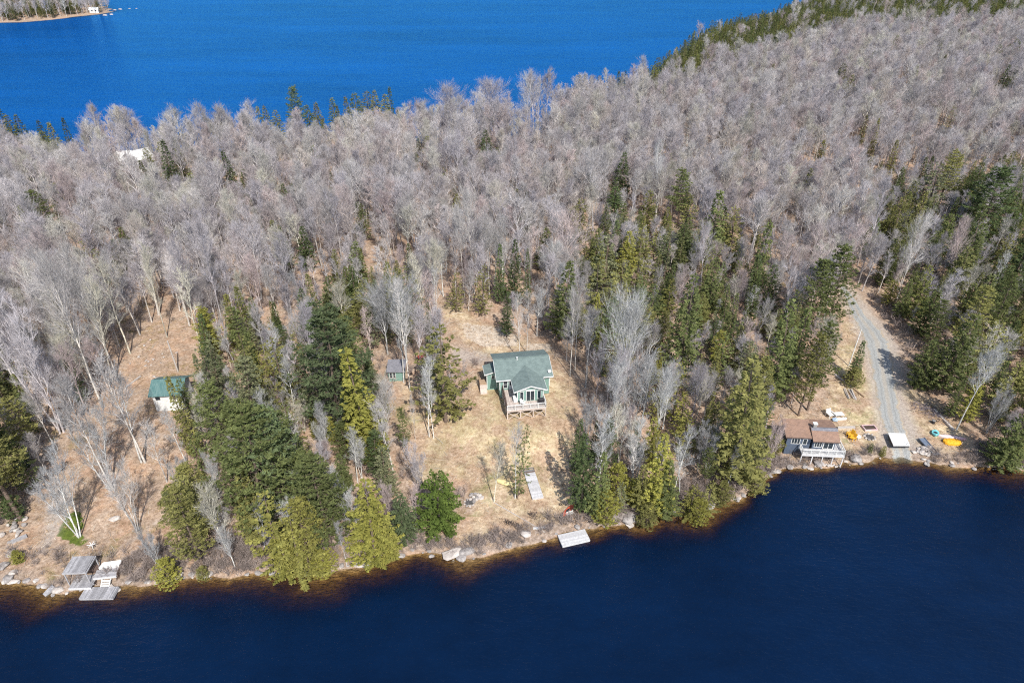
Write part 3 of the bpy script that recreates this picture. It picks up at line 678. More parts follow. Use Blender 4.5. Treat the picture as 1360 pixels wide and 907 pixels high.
BOX = [(150,198,198,214,225)]
CON = [ # kind, base x, base y, top y, colour, width
 ('pine',28,690,530,'olive',1.15),('pine',-8,670,500,'mid green',1.1),('spruce',8,545,478,'mid green',1.3),('pine',-30,740,590,'olive',1.),('low',22,690,660,'dark green',1.),
 ('spruce',-4,400,318,'mid green',1.),('pine',70,318,253,'mid green',.95),('spruce',65,205,174,'olive',1.2),('spruce',235,262,185,'dark green',1.),('spruce',410,360,300,'dark green',1.),
 ('spruce',648,222,172,'dark green',1.1),('spruce',558,216,184,'mid green',.8),('spruce',608,285,257,'olive',1.2),('spruce',312,265,200,'dark green',.8),('spruce',480,310,268,'dark green',.8),
 ('pine',395,158,114,'blue-green',.9),('spruce',372,188,146,'golden olive',1.3),('spruce',414,180,138,'mid green',1.3),('spruce',425,178,136,'olive',1.4),('spruce',448,172,130,'mid green',1.3),('spruce',463,170,128,'olive',1.3),('spruce',476,165,123,'mid green',1.4),('spruce',489,164,122,'olive',1.4),('spruce',500,161,119,'golden olive',1.3),('spruce',519,157,115,'dark green',1.),('spruce',510,166,124,'golden olive',1.3),
 ('spruce',12,185,143,'dark green',1.2),('spruce',24,194,152,'olive',1.3),('spruce',36,194,152,'mid green',1.2),('spruce',66,202,160,'dark green',1.2),('spruce',80,204,162,'olive',1.3),('spruce',96,198,156,'dark green',1.),('spruce',348,182,140,'olive',1.),('spruce',358,182,140,'olive',1.2),
 ('spruce',820,275,200,'dark green',.9),('spruce',815,305,248,'dark green',1.1),('pine',900,300,222,'mid green',.9),('hemlock',905,330,260,'olive',1.1),('spruce',940,350,252,'mid green',1.15),('hemlock',968,345,275,'olive',1.2),('spruce',1000,395,295,'mid green',1.1),('spruce',832,365,305,'yellow-green',1.1),
 ('spruce',938,420,340,'mid green',1.1),('spruce',957,440,377,'mid green',1.1),('spruce',862,450,378,'mid green',1.2),('spruce',900,505,362,'mid green',1.),('spruce',745,452,345,'mid green',1.35),('hemlock',790,450,350,'olive',1.4),('hemlock',800,400,310,'grey-green',1.3),('hemlock',765,325,262,'olive',1.2),('hemlock',843,400,300,'olive',1.2),('hemlock',880,380,300,'grey-green',1.2),('hemlock',820,430,350,'olive',1.4),('pine',812,480,395,'blue-green',.9),('hemlock',880,440,370,'golden olive',1.),
 ('spruce',673,448,390,'dark green',1.),('spruce',683,410,320,'dark green',.9),('spruce',664,405,322,'dark green',.9),('spruce',700,408,330,'dark green',.6),('hemlock',606,415,362,'olive',1.3),('hemlock',640,420,350,'olive',1.),
 ('spruce',975,640,468,'olive',1.2),('pine',992,585,478,'olive',.9),('spruce',1025,540,398,'mid green',1.),('pine',1072,545,428,'mid green',.9),('spruce',1045,520,410,'mid green',1.),('pine',1068,455,345,'mid green',.8),('pine',1098,450,328,'mid green',1.),('pine',1060,552,445,'olive',.8),('spruce',1130,505,452,'dark green',1.2),('low',1131,512,490,'olive',1.2),
 ('round',1219,514,450,'mid green',.85),('pine',1228,470,400,'mid green',.9),('spruce',1245,520,410,'mid green',1.2),('spruce',1192,425,370,'mid green',1.2),('round',1178,405,372,'yellow-green',.9),('spruce',1270,390,268,'mid green',1.),('spruce',1336,395,268,'dark green',1.),('pine',1295,330,222,'dark green',.9),('pine',1245,275,198,'olive',.9),('hemlock',1225,300,215,'grey-green',1.2),('spruce',1205,330,255,'olive',.9),('hemlock',1180,330,262,'olive',1.1),
 ('spruce',1327,622,548,'mid green',1.5),('spruce',1350,610,560,'olive',1.2),('pine',1375,600,500,'mid green',1.),('spruce',1340,470,385,'olive',1.),('hemlock',1300,520,430,'olive',1.3),('pine',1265,480,380,'olive',1.),('pine',1310,460,360,'mid green',.9),('hemlock',1352,560,480,'olive',1.2),('spruce',1280,560,500,'yellow-green',1.),('spruce',1258,555,505,'mid green',1.),('hemlock',1325,560,480,'olive',1.2),
 ('spruce',1085,230,185,'golden olive',1.),('spruce',1140,195,152,'olive',.9),('spruce',1150,225,157,'golden olive',.7),('spruce',1178,240,186,'golden olive',.8),('spruce',1332,130,96,'dark green',1.),('spruce',1200,110,92,'olive',1.2),('spruce',946,105,84,'dark green',1.),('spruce',1057,60,38,'mid green',.8),('hemlock',1255,185,140,'grey-green',1.2),('spruce',1035,50,30,'olive',.9),('spruce',822,120,103,'dark green',1.2),('spruce',868,118,98,'dark green',1.),
 # wood between the white cabin and the teal shed
 ('spruce',262,610,500,'olive',.9),('spruce',258,566,500,'mid green',1.),('pine',310,625,505,'mid green',.9),('pine',345,600,470,'grey-green',.9),('pine',355,705,535,'mid green',1.0),('pine',382,690,540,'blue-green',1.0),('spruce',340,720,620,'olive',1.2),('pine',395,660,545,'mid green',1.2),('pine',270,752,645,'olive',1.05),('pine',330,690,600,'mid green',1.),('hemlock',300,560,455,'grey-green',1.2),('hemlock',340,540,440,'olive',1.2),('hemlock',385,545,445,'olive',1.2),('hemlock',420,560,460,'grey-green',1.1),
 ('pine',452,575,405,'blue-green',1.05),('spruce',495,615,462,'yellow-green',1.3),('spruce',480,590,500,'yellow-green',1.),('pine',442,735,610,'mid green',1.1),('spruce',500,748,640,'yellow-green',1.25),('spruce',520,742,690,'golden olive',1.4),('spruce',536,718,655,'blue-green',1.25),('round',585,702,628,'bright green',.98),('hemlock',592,560,432,'olive',1.55),('hemlock',578,530,445,'grey-green',1.2),('hemlock',542,440,355,'olive',1.7),('hemlock',486,425,370,'olive',1.6),('hemlock',466,450,405,'olive',1.5),('pine',470,520,420,'mid green',.8),
 ('hemlock',402,772,690,'golden olive',1.5),('hemlock',376,762,655,'golden olive',1.25),('pine',412,764,664,'golden olive',.9),('hemlock',388,768,700,'yellow-green',1.4),('thin',396,745,668,'silver',1.),('low',430,760,735,'yellow-green',1.2),('low',228,775,745,'yellow-green',1.),('low',272,768,755,'olive',1.),('low',26,746,733,'yellow-green',1.2),('pine',420,690,600,'mid green',1.),('pine',245,705,650,'mid green',.8),('spruce',320,580,520,'yellow-green',1.),('pine',540,610,540,'mid green',.6),('low',605,552,540,'olive',1.),
 # trees right of the lawn
 ('spruce',772,680,575,'dark green',.9),('spruce',790,690,600,'mid green',1.),('pine',800,640,560,'dark green',.8),('spruce',765,630,560,'dark green',.9),('low',802,695,655,'yellow-green',.9),('low',818,660,618,'yellow-green',.9),('low',840,672,640,'yellow-green',.7),('spruce',870,685,575,'yellow-green',1.1),('spruce',885,690,610,'mid green',1.),('spruce',850,680,620,'olive',1.2),('hemlock',914,689,645,'golden olive',1.5),('hemlock',936,684,640,'olive',1.4),('low',926,691,665,'yellow-green',1.),('low',858,697,672,'olive',1.1),('low',955,668,640,'olive',1.1),('low',1002,652,625,'olive',1.3),('spruce',935,575,520,'olive',.9),('hemlock',905,610,545,'golden olive',1.3),('hemlock',870,560,500,'golden olive',1.1),('low',1027,602,578,'yellow-green',1.),
 ('hemlock',687,662,562,'mid green',.55),('round',1154,602,589,'mid green',.6),('round',1171,606,593,'golden olive',.75),('spruce',785,620,560,'dark green',.8),
]
for k, bx, by, ty, col, w in CON: mt(k, bx, by, ty, col, w*(1.35 if by < 370 and ty > 160 else 1))
BARE = [
 ('clump',105,712,610,'silver',1.,),('clump',183,705,615,'pale grey',.9),('bare',150,650,510,'pale grey',1.),('clump',146,650,520,'silver',.9),('thin',193,614,480,'pale grey',1.1),('thin',188,614,500,'silver',1.1),('thin',222,640,568,'pale grey',1.2),('clump',82,574,405,'lilac grey',1.),('bare',60,560,400,'lilac grey',1.),('bare',30,530,370,'pale grey',1.),('bare',132,530,370,'pale grey',.9),('bare',118,500,350,'pale grey',.9),('thin',150,505,380,'cream grey',.9),('bare',155,500,345,'pale grey',.9),
 ('thin',173,470,355,'cream grey',1.),('thin',186,445,340,'pale grey',1.),('bare',222,448,330,'cream grey',.8),('thin',250,622,548,'silver',1.),('thin',282,615,530,'cream grey',.8),('thin',305,612,540,'cream grey',.8),('clump',248,670,600,'silver',.9),('clump',290,650,590,'silver',.7),('bare',268,450,320,'lilac grey',1.),('bare',300,450,310,'lilac grey',1.),('clump',215,760,690,'silver',.8),
 ('thin',432,612,545,'silver',1.),('clump',435,610,550,'silver',.9),('clump',480,635,575,'silver',.9),('thin',475,640,570,'silver',1.),('thin',522,625,540,'pale grey',1.1),('thin',513,610,545,'pale grey',1.),('thin',570,580,483,'silver',.8),('thin',576,582,500,'silver',.7),('thin',552,584,530,'pale grey',.6),('thin',545,520,390,'pale grey',.8),('thin',536,508,395,'silver',.8),('clump',558,655,590,'lilac grey',.8),('clump',518,690,640,'pinkish',.9),('big',415,500,420,'lilac grey',.8),('thin',300,690,625,'silver',1.1),('thin',322,660,590,'pale grey',1.1),('thin',350,640,565,'silver',1.1),('thin',372,610,530,'silver',1.1),('thin',400,640,560,'pale grey',1.1),('thin',415,690,620,'silver',1.1),('thin',352,730,670,'silver',1.1),('thin',460,690,620,'silver',1.1),('thin',330,600,520,'lilac grey',1.1),('thin',395,560,480,'silver',1.1),('thin',440,540,460,'pale grey',1.1),('thin',290,570,500,'pale grey',1.1),('thin',370,520,440,'silver',1.1),('thin',475,720,650,'silver',1.1),('thin',318,500,430,'pale grey',1.1),
 ('big',540,480,388,'silver',1.1),('big',515,470,395,'silver',1.),('thin',461,752,700,'silver',.8),('thin',656,667,590,'cream grey',.8),('thin',684,662,575,'silver',.8),('bare',650,395,290,'pale grey',1.),('bare',630,390,270,'pale grey',1.),('bare',668,400,300,'pale grey',1.),('bare',617,395,285,'pale grey',.8),('thin',690,480,400,'pale grey',.8),('thin',700,470,395,'pale grey',.8),
 ('bare',764,490,380,'pale grey',.8),('bare',757,500,405,'pale grey',.8),('big',828,565,430,'silver',.8),('clump',838,570,455,'silver',1.),('bare',815,575,470,'lilac grey',1.),('thin',850,580,480,'silver',1.),('bare',868,600,500,'silver',.9),('bare',790,545,455,'lilac grey',1.),('bare',805,590,490,'silver',1.1),('bare',880,570,490,'silver',1.3),('big',915,570,500,'lilac grey',.9),('thin',822,628,545,'cream grey',1.1),('thin',828,632,560,'cream grey',1.),('thin',793,654,560,'silver',1.2),('thin',790,650,580,'silver',1.),('thin',838,642,565,'silver',1.2),('clump',845,640,590,'silver',.9),('thin',895,655,575,'silver',1.1),('thin',902,658,600,'silver',1.),('clump',938,630,565,'silver',1.1),('thin',925,632,580,'pale grey',1.),('thin',965,650,595,'silver',1.),('thin',775,600,545,'silver',1.2),('clump',780,590,530,'silver',.9),
 ('bare',1270,571,468,'silver',1.1),('bare',1190,400,300,'pale grey',1.),('bare',1142,365,250,'lilac grey',1.),('clump',1192,385,320,'pale grey',.9),('clump',1045,445,330,'lilac grey',.9),('thin',1034,370,300,'pale grey',1.),('bare',1254,390,300,'pinkish',1.),('clump',1310,575,520,'silver',.9),('thin',1345,395,330,'pale grey',1.),('thin',1312,400,340,'silver',1.),('bare',1320,300,230,'lilac grey',1.),('bare',930,385,310,'lilac grey',1.1),('thin',925,370,310,'pinkish',1.),('big',1300,300,235,'lilac grey',.8),('clump',1020,620,560,'pinkish',.8),
 ('big',598,165,126,'lilac grey',1.4),('big',650,166,121,'lilac grey',1.6),('bare',710,190,104,'lilac grey',1.2),('bare',697,178,112,'silver',1.1),('bare',724,182,102,'lilac grey',1.3),('bare',850,115,82,'pale grey',1.2),('bare',715,170,110,'pale grey',.9),('thin',703,170,108,'silver',1.),
 ('thin',870,290,195,'silver',.8),('bare',1180,110,80,'silver',1.),
]
for k, bx, by, ty, col, w in BARE: mt(k, bx, by, ty, col, w*(.75 if k in ('bare','clump') else 1), r=2.)

# what must stay open to view, in map terms: no filling tree may stand in it or in front of it
KEEP = [[(192,498),(246,498),(246,546),(192,546)], CLEAR, [(x, y) for x, y in LEFTC], LOT, OPEN2[1], [(505,480),(550,480),(550,512),(505,512)], [(555,465),(570,465),(570,485),(555,485)],[(600,380),(572,400),(560,395),(590,375)]]
KEEP_SOFT = [OPEN2[0], OPEN2[2], OPEN2[3], OPEN2[4], OPEN2[5]]
CONZ = [[(235,500),(300,450),(380,430),(440,390),(520,370),(560,420),(520,520),(505,600),(545,700),(440,750),(350,755),(240,700),(255,640),(270,540)],
        [(770,340),(860,315),(960,330),(1040,390),(1060,530),(1005,640),(900,680),(775,690),(775,600),(800,480),(770,440)],
        [(1150,300),(1190,250),(1420,230),(1440,620),(1360,615),(1300,570),(1250,500),(1205,470),(1165,395)], [(-90,450),(20,470),(60,590),(50,690),(-90,740)]]
# far-shore belts of conifers
BELT = [[(845,112),(905,62),(960,40),(1065,25),(1120,-12),(1500,-12),(1500,46),(1360,48),(1230,50),(1130,52),(1080,66),(1030,84),(985,99),(940,113),(890,134),(855,138)],
        [(375,176),(450,168),(530,156),(530,172),(450,184),(375,192)], [(-60,196),(50,196),(50,206),(-60,208)], [(60,198),(100,198),(100,204),(60,204)],
        [(735,150),(760,125),(800,115),(840,112),(850,130),(800,138),(755,155)]]
SUNNY = [LAWN, [(1112,385),(1140,385),(1190,450),(1215,520),(1240,570),(1230,600),(1100,600),(1110,500),(1135,470)], [(640,470),(740,465),(740,550),(640,550)]]
fillI, fillB, fillC = [], [], []
polyL = land; rnd = random.Random(77)
def density(px, py):
    if any(inpoly(px, py, k) for k in KEEP): return 0
    if any(inpoly(px, py, k) for k in KEEP_SOFT): return .25
    return 1
def try_point(x, y, far_):
    z = hz(x, y)
    if z < .35: return
    px, py = PX(x, y, z)
    if random.random() > density(px, py): return
    if any(inpoly(px, py, b) for b in BELT): con = random.random() < .9
    elif any(inpoly(px, py, b) for b in CONZ): con = random.random() < (.53 if inpoly(px, py, CONZ[1]) else .52 if px > 1100 else .66)
    else: con = random.random() < (.03 if py < 260 else .05)
    r = random.uniform(1.9,2.9) if con else random.uniform(1.5,2.9)
    if y > 300: r *= 1.12
    if occupied(x, y, r): return
    h = random.uniform(6, 13) if con else max(6, random.gauss(11.3, 2.3))
    if not con and any(inpoly(px, py, b) for b in CONZ): h *= .72
    if con and py < 150: h = random.uniform(11, 16)
    if y > 225 and not con: h *= 1.06
    if not far_:
        k = PX(x, y, z+h*.45), PX(x, y, z+h*.9), PX(x, y, z+h*.7)
        if not con:
            for a in k:
                if any(b[0] < a[0] < b[1] and b[2] < a[1] < b[3] and py > b[4] for b in (BOX if random.random() < .9 else BOX[1:])): return
        for a in k:
            if any(inpoly(a[0], a[1], q) for q in KEEP): h = h*.5 if random.random() < .25 else 0; break
        if h == 0: return
        if h < 8.5:
            for f in (.3,.6,.95):
                a = PX(x, y, z+h*f)
                if any(inpoly(a[0], a[1], q) for q in KEEP): return
    if not far_:
        for f in (.45, .8, 1.05):
            q = PX(x-.32*h*f, y+.87*h*f, 2)
            if any(inpoly(q[0], q[1], k_) for k_ in SUNNY) and random.random() < .97: return
    occupy(x, y, r)
    vis = -20 < px < 1380 and PX(x, y, z+h)[1] > -5 and py < 930
    (fillC if con else fillB).append((math.hypot(x, y), x, y, z, h, vis))
def scan(x0, x1, y0, y1, n):
    xs = RNG.uniform(x0, x1, n); ys = RNG.uniform(y0, y1, n)
    for x, y in zip(xs, ys):
        if abs(x) > .80*y+60: continue
        try_point(float(x), float(y), y > 330)
scan(-190, 200, 50, 200, 26000)
scan(-330, 380, 200, 400, 40000)
scan(60, 560, 380, 620, 34000)
scan(180, 720, 600, 900, 30000)
# the point across the far lake
PENT = []
for _ in range(6000):
    px, py = random.uniform(-90, 150), random.uniform(-16, 31)
    x, y = WP(px, py, .8)
    if hz(x, y) < .4 or occupied(x, y, 3.4): continue
    occupy(x, y, 3.4); PENT.append((math.hypot(x, y), x, y, hz(x, y), random.uniform(9, 15), True, random.random() < (.5 if px < 110 else .1)))

fillB.sort(); fillC.sort()
print('TREES manual', len(TREES), 'bare fill', len(fillB), 'conifer fill', len(fillC), 'point', len(PENT))
nb0 = sum(1 for t in TREES if t[4] in ('bare','big','thin','clump','far')); nc0 = len(TREES)-nb0
restB, restC = [], []
BK = ['pale grey','lilac grey','pinkish','mid grey','silver','cream grey','lilac grey']
for t in fillB:
    if t[5] and nb0 < 300:
        k = rnd.choices(['bare','thin','clump','far'], [.5,.16,.1,.24])[0]; hh = t[4]*(.85 if k == 'clump' else 1)
        plant(k, t[1], t[2], hh, rnd.choice(BK)); nb0 += 1
    else: restB.append(t)
for t in fillC:
    if t[5] and nc0 < 300 and t[2] < 400:
        k = rnd.choices(['spruce','pine','hemlock'], [.42,.28,.3])[0]
        plant(k, t[1], t[2], t[4], rnd.choice(['mid green','olive','olive','yellow-green','dark green','mid green','grey-green','grey-green'])); nc0 += 1
    else: restC.append(t)
for t in PENT: (restC if t[6] else restB).append(t[:6])

# labels: one name for one tree; trees nothing tells apart share a label and a group
from collections import Counter
cnt = Counter(t[1] for t in TREES)
for e, lab, word, lm, kind, size, col in TREES:
    e['label'] = lab
    fam = 'bare trees' if kind in ('bare','big','thin','clump','far') else 'evergreen bushes' if kind == 'low' else 'evergreen trees'
    e['group'] = f"{fam} around the {lm}" if cnt[lab] == 1 else f"{size} {col} {word}s near the {lm}, {lab.split(word+' ')[1]}"

def stuff(name, pts, sources, label, cat=None):
    """one mass of plants: a point cloud that draws a plant at each point"""
    me = bpy.data.meshes.new(name); n = len(pts)
    me.vertices.add(n); A = np.array([p[:3] for p in pts], np.float32); me.vertices.foreach_set('co', A.ravel())
    a = me.attributes.new('rot', 'FLOAT_VECTOR', 'POINT'); a.data.foreach_set('vector', np.stack([RNG.normal(0,.035,n), RNG.normal(0,.035,n), RNG.uniform(0,6.28,n)], -1).astype(np.float32).ravel())
    a = me.attributes.new('scl', 'FLOAT_VECTOR', 'POINT'); a.data.foreach_set('vector', np.array([(p[3]*p[4], p[3]*p[4], p[3]) for p in pts], np.float32).ravel())
    a = me.attributes.new('var', 'INT', 'POINT'); a.data.foreach_set('value', RNG.integers(0, len(sources), n).astype(np.int32))
    o = bpy.data.objects.new(name, me); C.objects.link(o); o.color = (1,1,1,0)
    ng = bpy.data.node_groups.new(name, 'GeometryNodeTree'); ng.is_modifier = True
    ng.interface.new_socket('Geometry', in_out='INPUT', socket_type='NodeSocketGeometry'); ng.interface.new_socket('Geometry', in_out='OUTPUT', socket_type='NodeSocketGeometry')
    gi = ng.nodes.new('NodeGroupInput'); go = ng.nodes.new('NodeGroupOutput'); iop = ng.nodes.new('GeometryNodeInstanceOnPoints'); jn = ng.nodes.new('GeometryNodeJoinGeometry')
    for src in sources:
        j2 = ng.nodes.new('GeometryNodeJoinGeometry'); g2 = ng.nodes.new('GeometryNodeGeometryToInstance')
        for so in src:
            oi = ng.nodes.new('GeometryNodeObjectInfo'); oi.inputs['Object'].default_value = so; oi.transform_space = 'ORIGINAL'
            ng.links.new(oi.outputs['Geometry'], j2.inputs[0])
        ng.links.new(j2.outputs[0], g2.inputs[0]); ng.links.new(g2.outputs[0], jn.inputs[0])
    def na(nm, dt):
        q = ng.nodes.new('GeometryNodeInputNamedAttribute'); q.data_type = dt; q.inputs['Name'].default_value = nm
        return next(s for s in q.outputs if s.enabled and s.name == 'Attribute')
    ng.links.new(gi.outputs[0], iop.inputs['Points']); ng.links.new(jn.outputs[0], iop.inputs['Instance']); iop.inputs['Pick Instance'].default_value = True
    ng.links.new(na('var', 'INT'), iop.inputs['Instance Index']); ng.links.new(na('rot', 'FLOAT_VECTOR'), iop.inputs['Rotation']); ng.links.new(na('scl', 'FLOAT_VECTOR'), iop.inputs['Scale'])
    ng.links.new(iop.outputs[0], go.inputs[0])
    o.modifiers.new('plants', 'NODES').node_group = ng
    tag(o, label, cat, kind='stuff'); return o
def first_of(mesh_pair):
    """the standing tree that shows this shape first"""
    for e, *_ in TREES:
        if e.children and e.children[0].data in mesh_pair: return list(e.children)
    return None
def sources(kinds):
    out = []
    for k in kinds:
        for pair, h0 in PROTO[k]:
            s = next((list(e.children) for e, *r in TREES if len(e.children) == 2 and any(c.data == pair[1] for c in e.children)), None)
            if s: out.append(s)
    return out
stuff('bare_forest', [(t[1], t[2], t[3], t[4]/16, random.uniform(.95,1.35)) for t in restB], sources(['far','far','bare','thin']), 'wide mass of leafless grey and pinkish hardwoods filling the land back to the far lake', 'forest')
stuff('evergreen_forest', [(t[1], t[2], t[3], t[4]/15, random.uniform(1.,1.3)) for t in restC], sources(['spruce','spruce','hemlock']), 'dark belt of evergreens along the shore of the far lake', 'forest')

# undergrowth, shore scrub and grass
def mass(name, mats, meshes, pts, label):
    src = []
    root = None
    for i, me in enumerate(meshes):
        pass
    return None
def scrub_at(cond, n, box, smin, smax):
    out = []
    for _ in range(n):
        x = RNG.uniform(box[0], box[1]); y = RNG.uniform(box[2], box[3]); z = hz(x, y)
        if z < .12: continue
        px, py = PX(x, y, z)
        if cond(px, py, x, y, z): out.append((x, y, z, RNG.uniform(smin, smax), RNG.uniform(.9,1.4)))
    return out
def realise(name, meshes, pts, mat, label):
    """a countless low growth merged into one sheet of small shapes"""
    Vs, Ts, off = [], [], 0
    base = []
    for me in meshes:
        v = np.zeros(len(me.vertices)*3, np.float32); me.vertices.foreach_get('co', v); t = np.zeros(len(me.polygons)*3, np.int32); me.polygons.foreach_get('vertices', t)
        base.append((v.reshape(-1,3), t.reshape(-1,3)))
    for p in pts:
        v, t = base[RNG.integers(0, len(base))]; a = RNG.uniform(0, 6.28); c_, s_ = math.cos(a), math.sin(a)
        w = v*np.array([p[3]*p[4], p[3]*p[4], p[3]], np.float32)
        Vs.append(np.stack([w[:,0]*c_-w[:,1]*s_+p[0], w[:,0]*s_+w[:,1]*c_+p[1], w[:,2]+p[2]], -1)); Ts.append(t+off); off += len(v)
    me = trimesh(name, np.concatenate(Vs), np.concatenate(Ts), mat); o = bpy.data.objects.new(name, me); C.objects.link(o); o.color = (1,1,1,0)
    return tag(o, label, kind='stuff')
shr = [gen_shrub(s) for s in (1,2,3)]; tfs = [gen_tuft(s) for s in (1,2,3)]
SHORE = sdist(XX, YY, land)
def dsh(x, y):
    i = int(np.searchsorted(GX, x)); j = int(np.searchsorted(GY, y)); return SHORE[min(j, len(GY)-1), min(i, len(GX)-1)]
def openp(px, py): return inpoly(px, py, CLEAR) or inpoly(px, py, LEFTC) or inpoly(px, py, LOT)
pts = scrub_at(lambda px, py, x, y, z: not openp(px, py), 5200, (-150,160,60,215), .6, 1.5)
realise('undergrowth', shr, pts, M['scrub'], 'low bare brush covering the forest floor')
def shorec(px, py, x, y, z):
    d = dsh(x, y)
    if not .4 < d < 5.5: return False
    if 1030 < px < 1300: return d < 2.5 and RNG.random() < .55 and not 1170 < px < 1225
    if 560 < px < 800: return d < 3 and RNG.random() < .6
    if px < 165: return RNG.random() < .16
    return True
pts = scrub_at(shorec, 30000, (-90,110,50,95), .45, 1.0)
realise('shore_scrub', shr, pts, M['scrub'], 'low pinkish grey brush lining the shore')
pts = scrub_at(lambda px, py, x, y, z: openp(px, py) and dsh(x, y) > .5 and not (1140 < px < 1215 and py > 385), 26000, (-100,100,55,150), .5, 1.1)
realise('dry_grass', tfs, pts, M['straw'], 'dry straw-coloured grass tufts over the clearings')

K = TB(); rr = random.Random(5)
for _ in range(9000):
    x, y = rr.uniform(-100, 100), rr.uniform(54, 150); z = hz(x, y)
    if z < .3: continue
    px, py = PX(x, y, z)
    if inpoly(px, py, LAWN) or (1140 < px < 1225 and py > 380) or (640 < px < 735 and 470 < py < 550): continue
    a = rr.uniform(0, PI); l = rr.uniform(.4, 1.6) if rr.random() < .9 else rr.uniform(1.6, 4); d = Vector((math.cos(a), math.sin(a), rr.uniform(-.02,.1)))*l
    K.blade(Vector((x, y, z+.08)), Vector((x+d.x, y+d.y, hz(x+d.x, y+d.y)+.08+abs(d.z))), rr.uniform(.05,.12), rr)
me = trimesh('fallen_sticks', [tuple(v) for v in K.v], K.f, M['twig']); o = bpy.data.objects.new('fallen_sticks', me); C.objects.link(o); o.color = (.62,.56,.50,1); tag(o, 'pale fallen sticks strewn over the leaf litter', kind='stuff')

# ------------------------------------------------------------------ buildings
def child(name, mats, parent, mb): return mb.obj(name, mats, parent)
def window(par, x0, x1, z0, z1, y, nx=1, nz=1, t=.07, fr='white'):
    """a window in a wall facing -y; frame with its pane as a sub-part"""
    m = MB(); a = y-.05; b = y+.02
    m.box(x0, x1, a, b, z0, z0+t).box(x0, x1, a, b, z1-t, z1).box(x0, x0+t, a, b, z0+t, z1-t).box(x1-t, x1, a, b, z0+t, z1-t)
    for i in range(1, nx): c = x0+(x1-x0)*i/nx; m.box(c-t*.4, c+t*.4, a+.005, b, z0+t, z1-t)
    for i in range(1, nz): c = z0+(z1-z0)*i/nz; m.box(x0+t, x1-t, a+.01, b, c-t*.3, c+t*.3)
    f = m.obj('window', M[fr], par)
    MB().box(x0+t*.6, x1-t*.6, y-.02, y+.03, z0+t*.6, z1-t*.6).obj('pane', M['glass'], f)
    return f
def gable_wall(m, x0, x1, y, t, z0, z1, zp, xp=None):
    xp = (x0+x1)/2 if xp is None else xp; b = len(m.v)
    m.v += [(x0,y,z0),(x1,y,z0),(x1,y,z1),(xp,y,zp),(x0,y,z1),(x0,y+t,z0),(x1,y+t,z0),(x1,y+t,z1),(xp,y+t,zp),(x0,y+t,z1)]
    for f in ((0,1,2,3,4),(9,8,7,6,5),(0,5,6,1),(1,6,7,2),(4,9,5,0)): m.f.append(tuple(b+i for i in f)); m.m.append(0)
def railing(par, runs, z, h=1., mat='white', step=.16, name='railing', post='white'):
    m = MB()
    for (x0, y0), (x1, y1) in runs:
        n = max(2, int(math.hypot(x1-x0, y1-y0)/step))
        m.bar((x0,y0,z+h), (x1,y1,z+h), .1, .06); m.bar((x0,y0,z+.12), (x1,y1,z+.12), .05, .05)
        for i in range(n+1):
            t = i/n; x = x0+(x1-x0)*t; y = y0+(y1-y0)*t
            w = .09 if i % 8 == 0 or i == n else .03; m.box(x-w/2, x+w/2, y-w/2, y+w/2, z, z+h+(.05 if w > .05 else -.03))
    return m.obj(name, M[mat], par)
def planks(m, x0, x1, y0, y1, z, t=.05, w=.16, along='x', skip=(), gap=.02):
    a, b = (y0, y1) if along == 'x' else (x0, x1); i = 0; p = a
    while p < b-.02:
        q = min(p+w-gap, b)
        if i not in skip:
            dz = random.uniform(-.006, .006)
            if along == 'x': m.box(x0+random.uniform(0,.02), x1-random.uniform(0,.02), p, q, z-t+dz, z+dz)
            else: m.box(p, q, y0+random.uniform(0,.02), y1-random.uniform(0,.02), z-t+dz, z+dz)
        p += w; i += 1
    return m

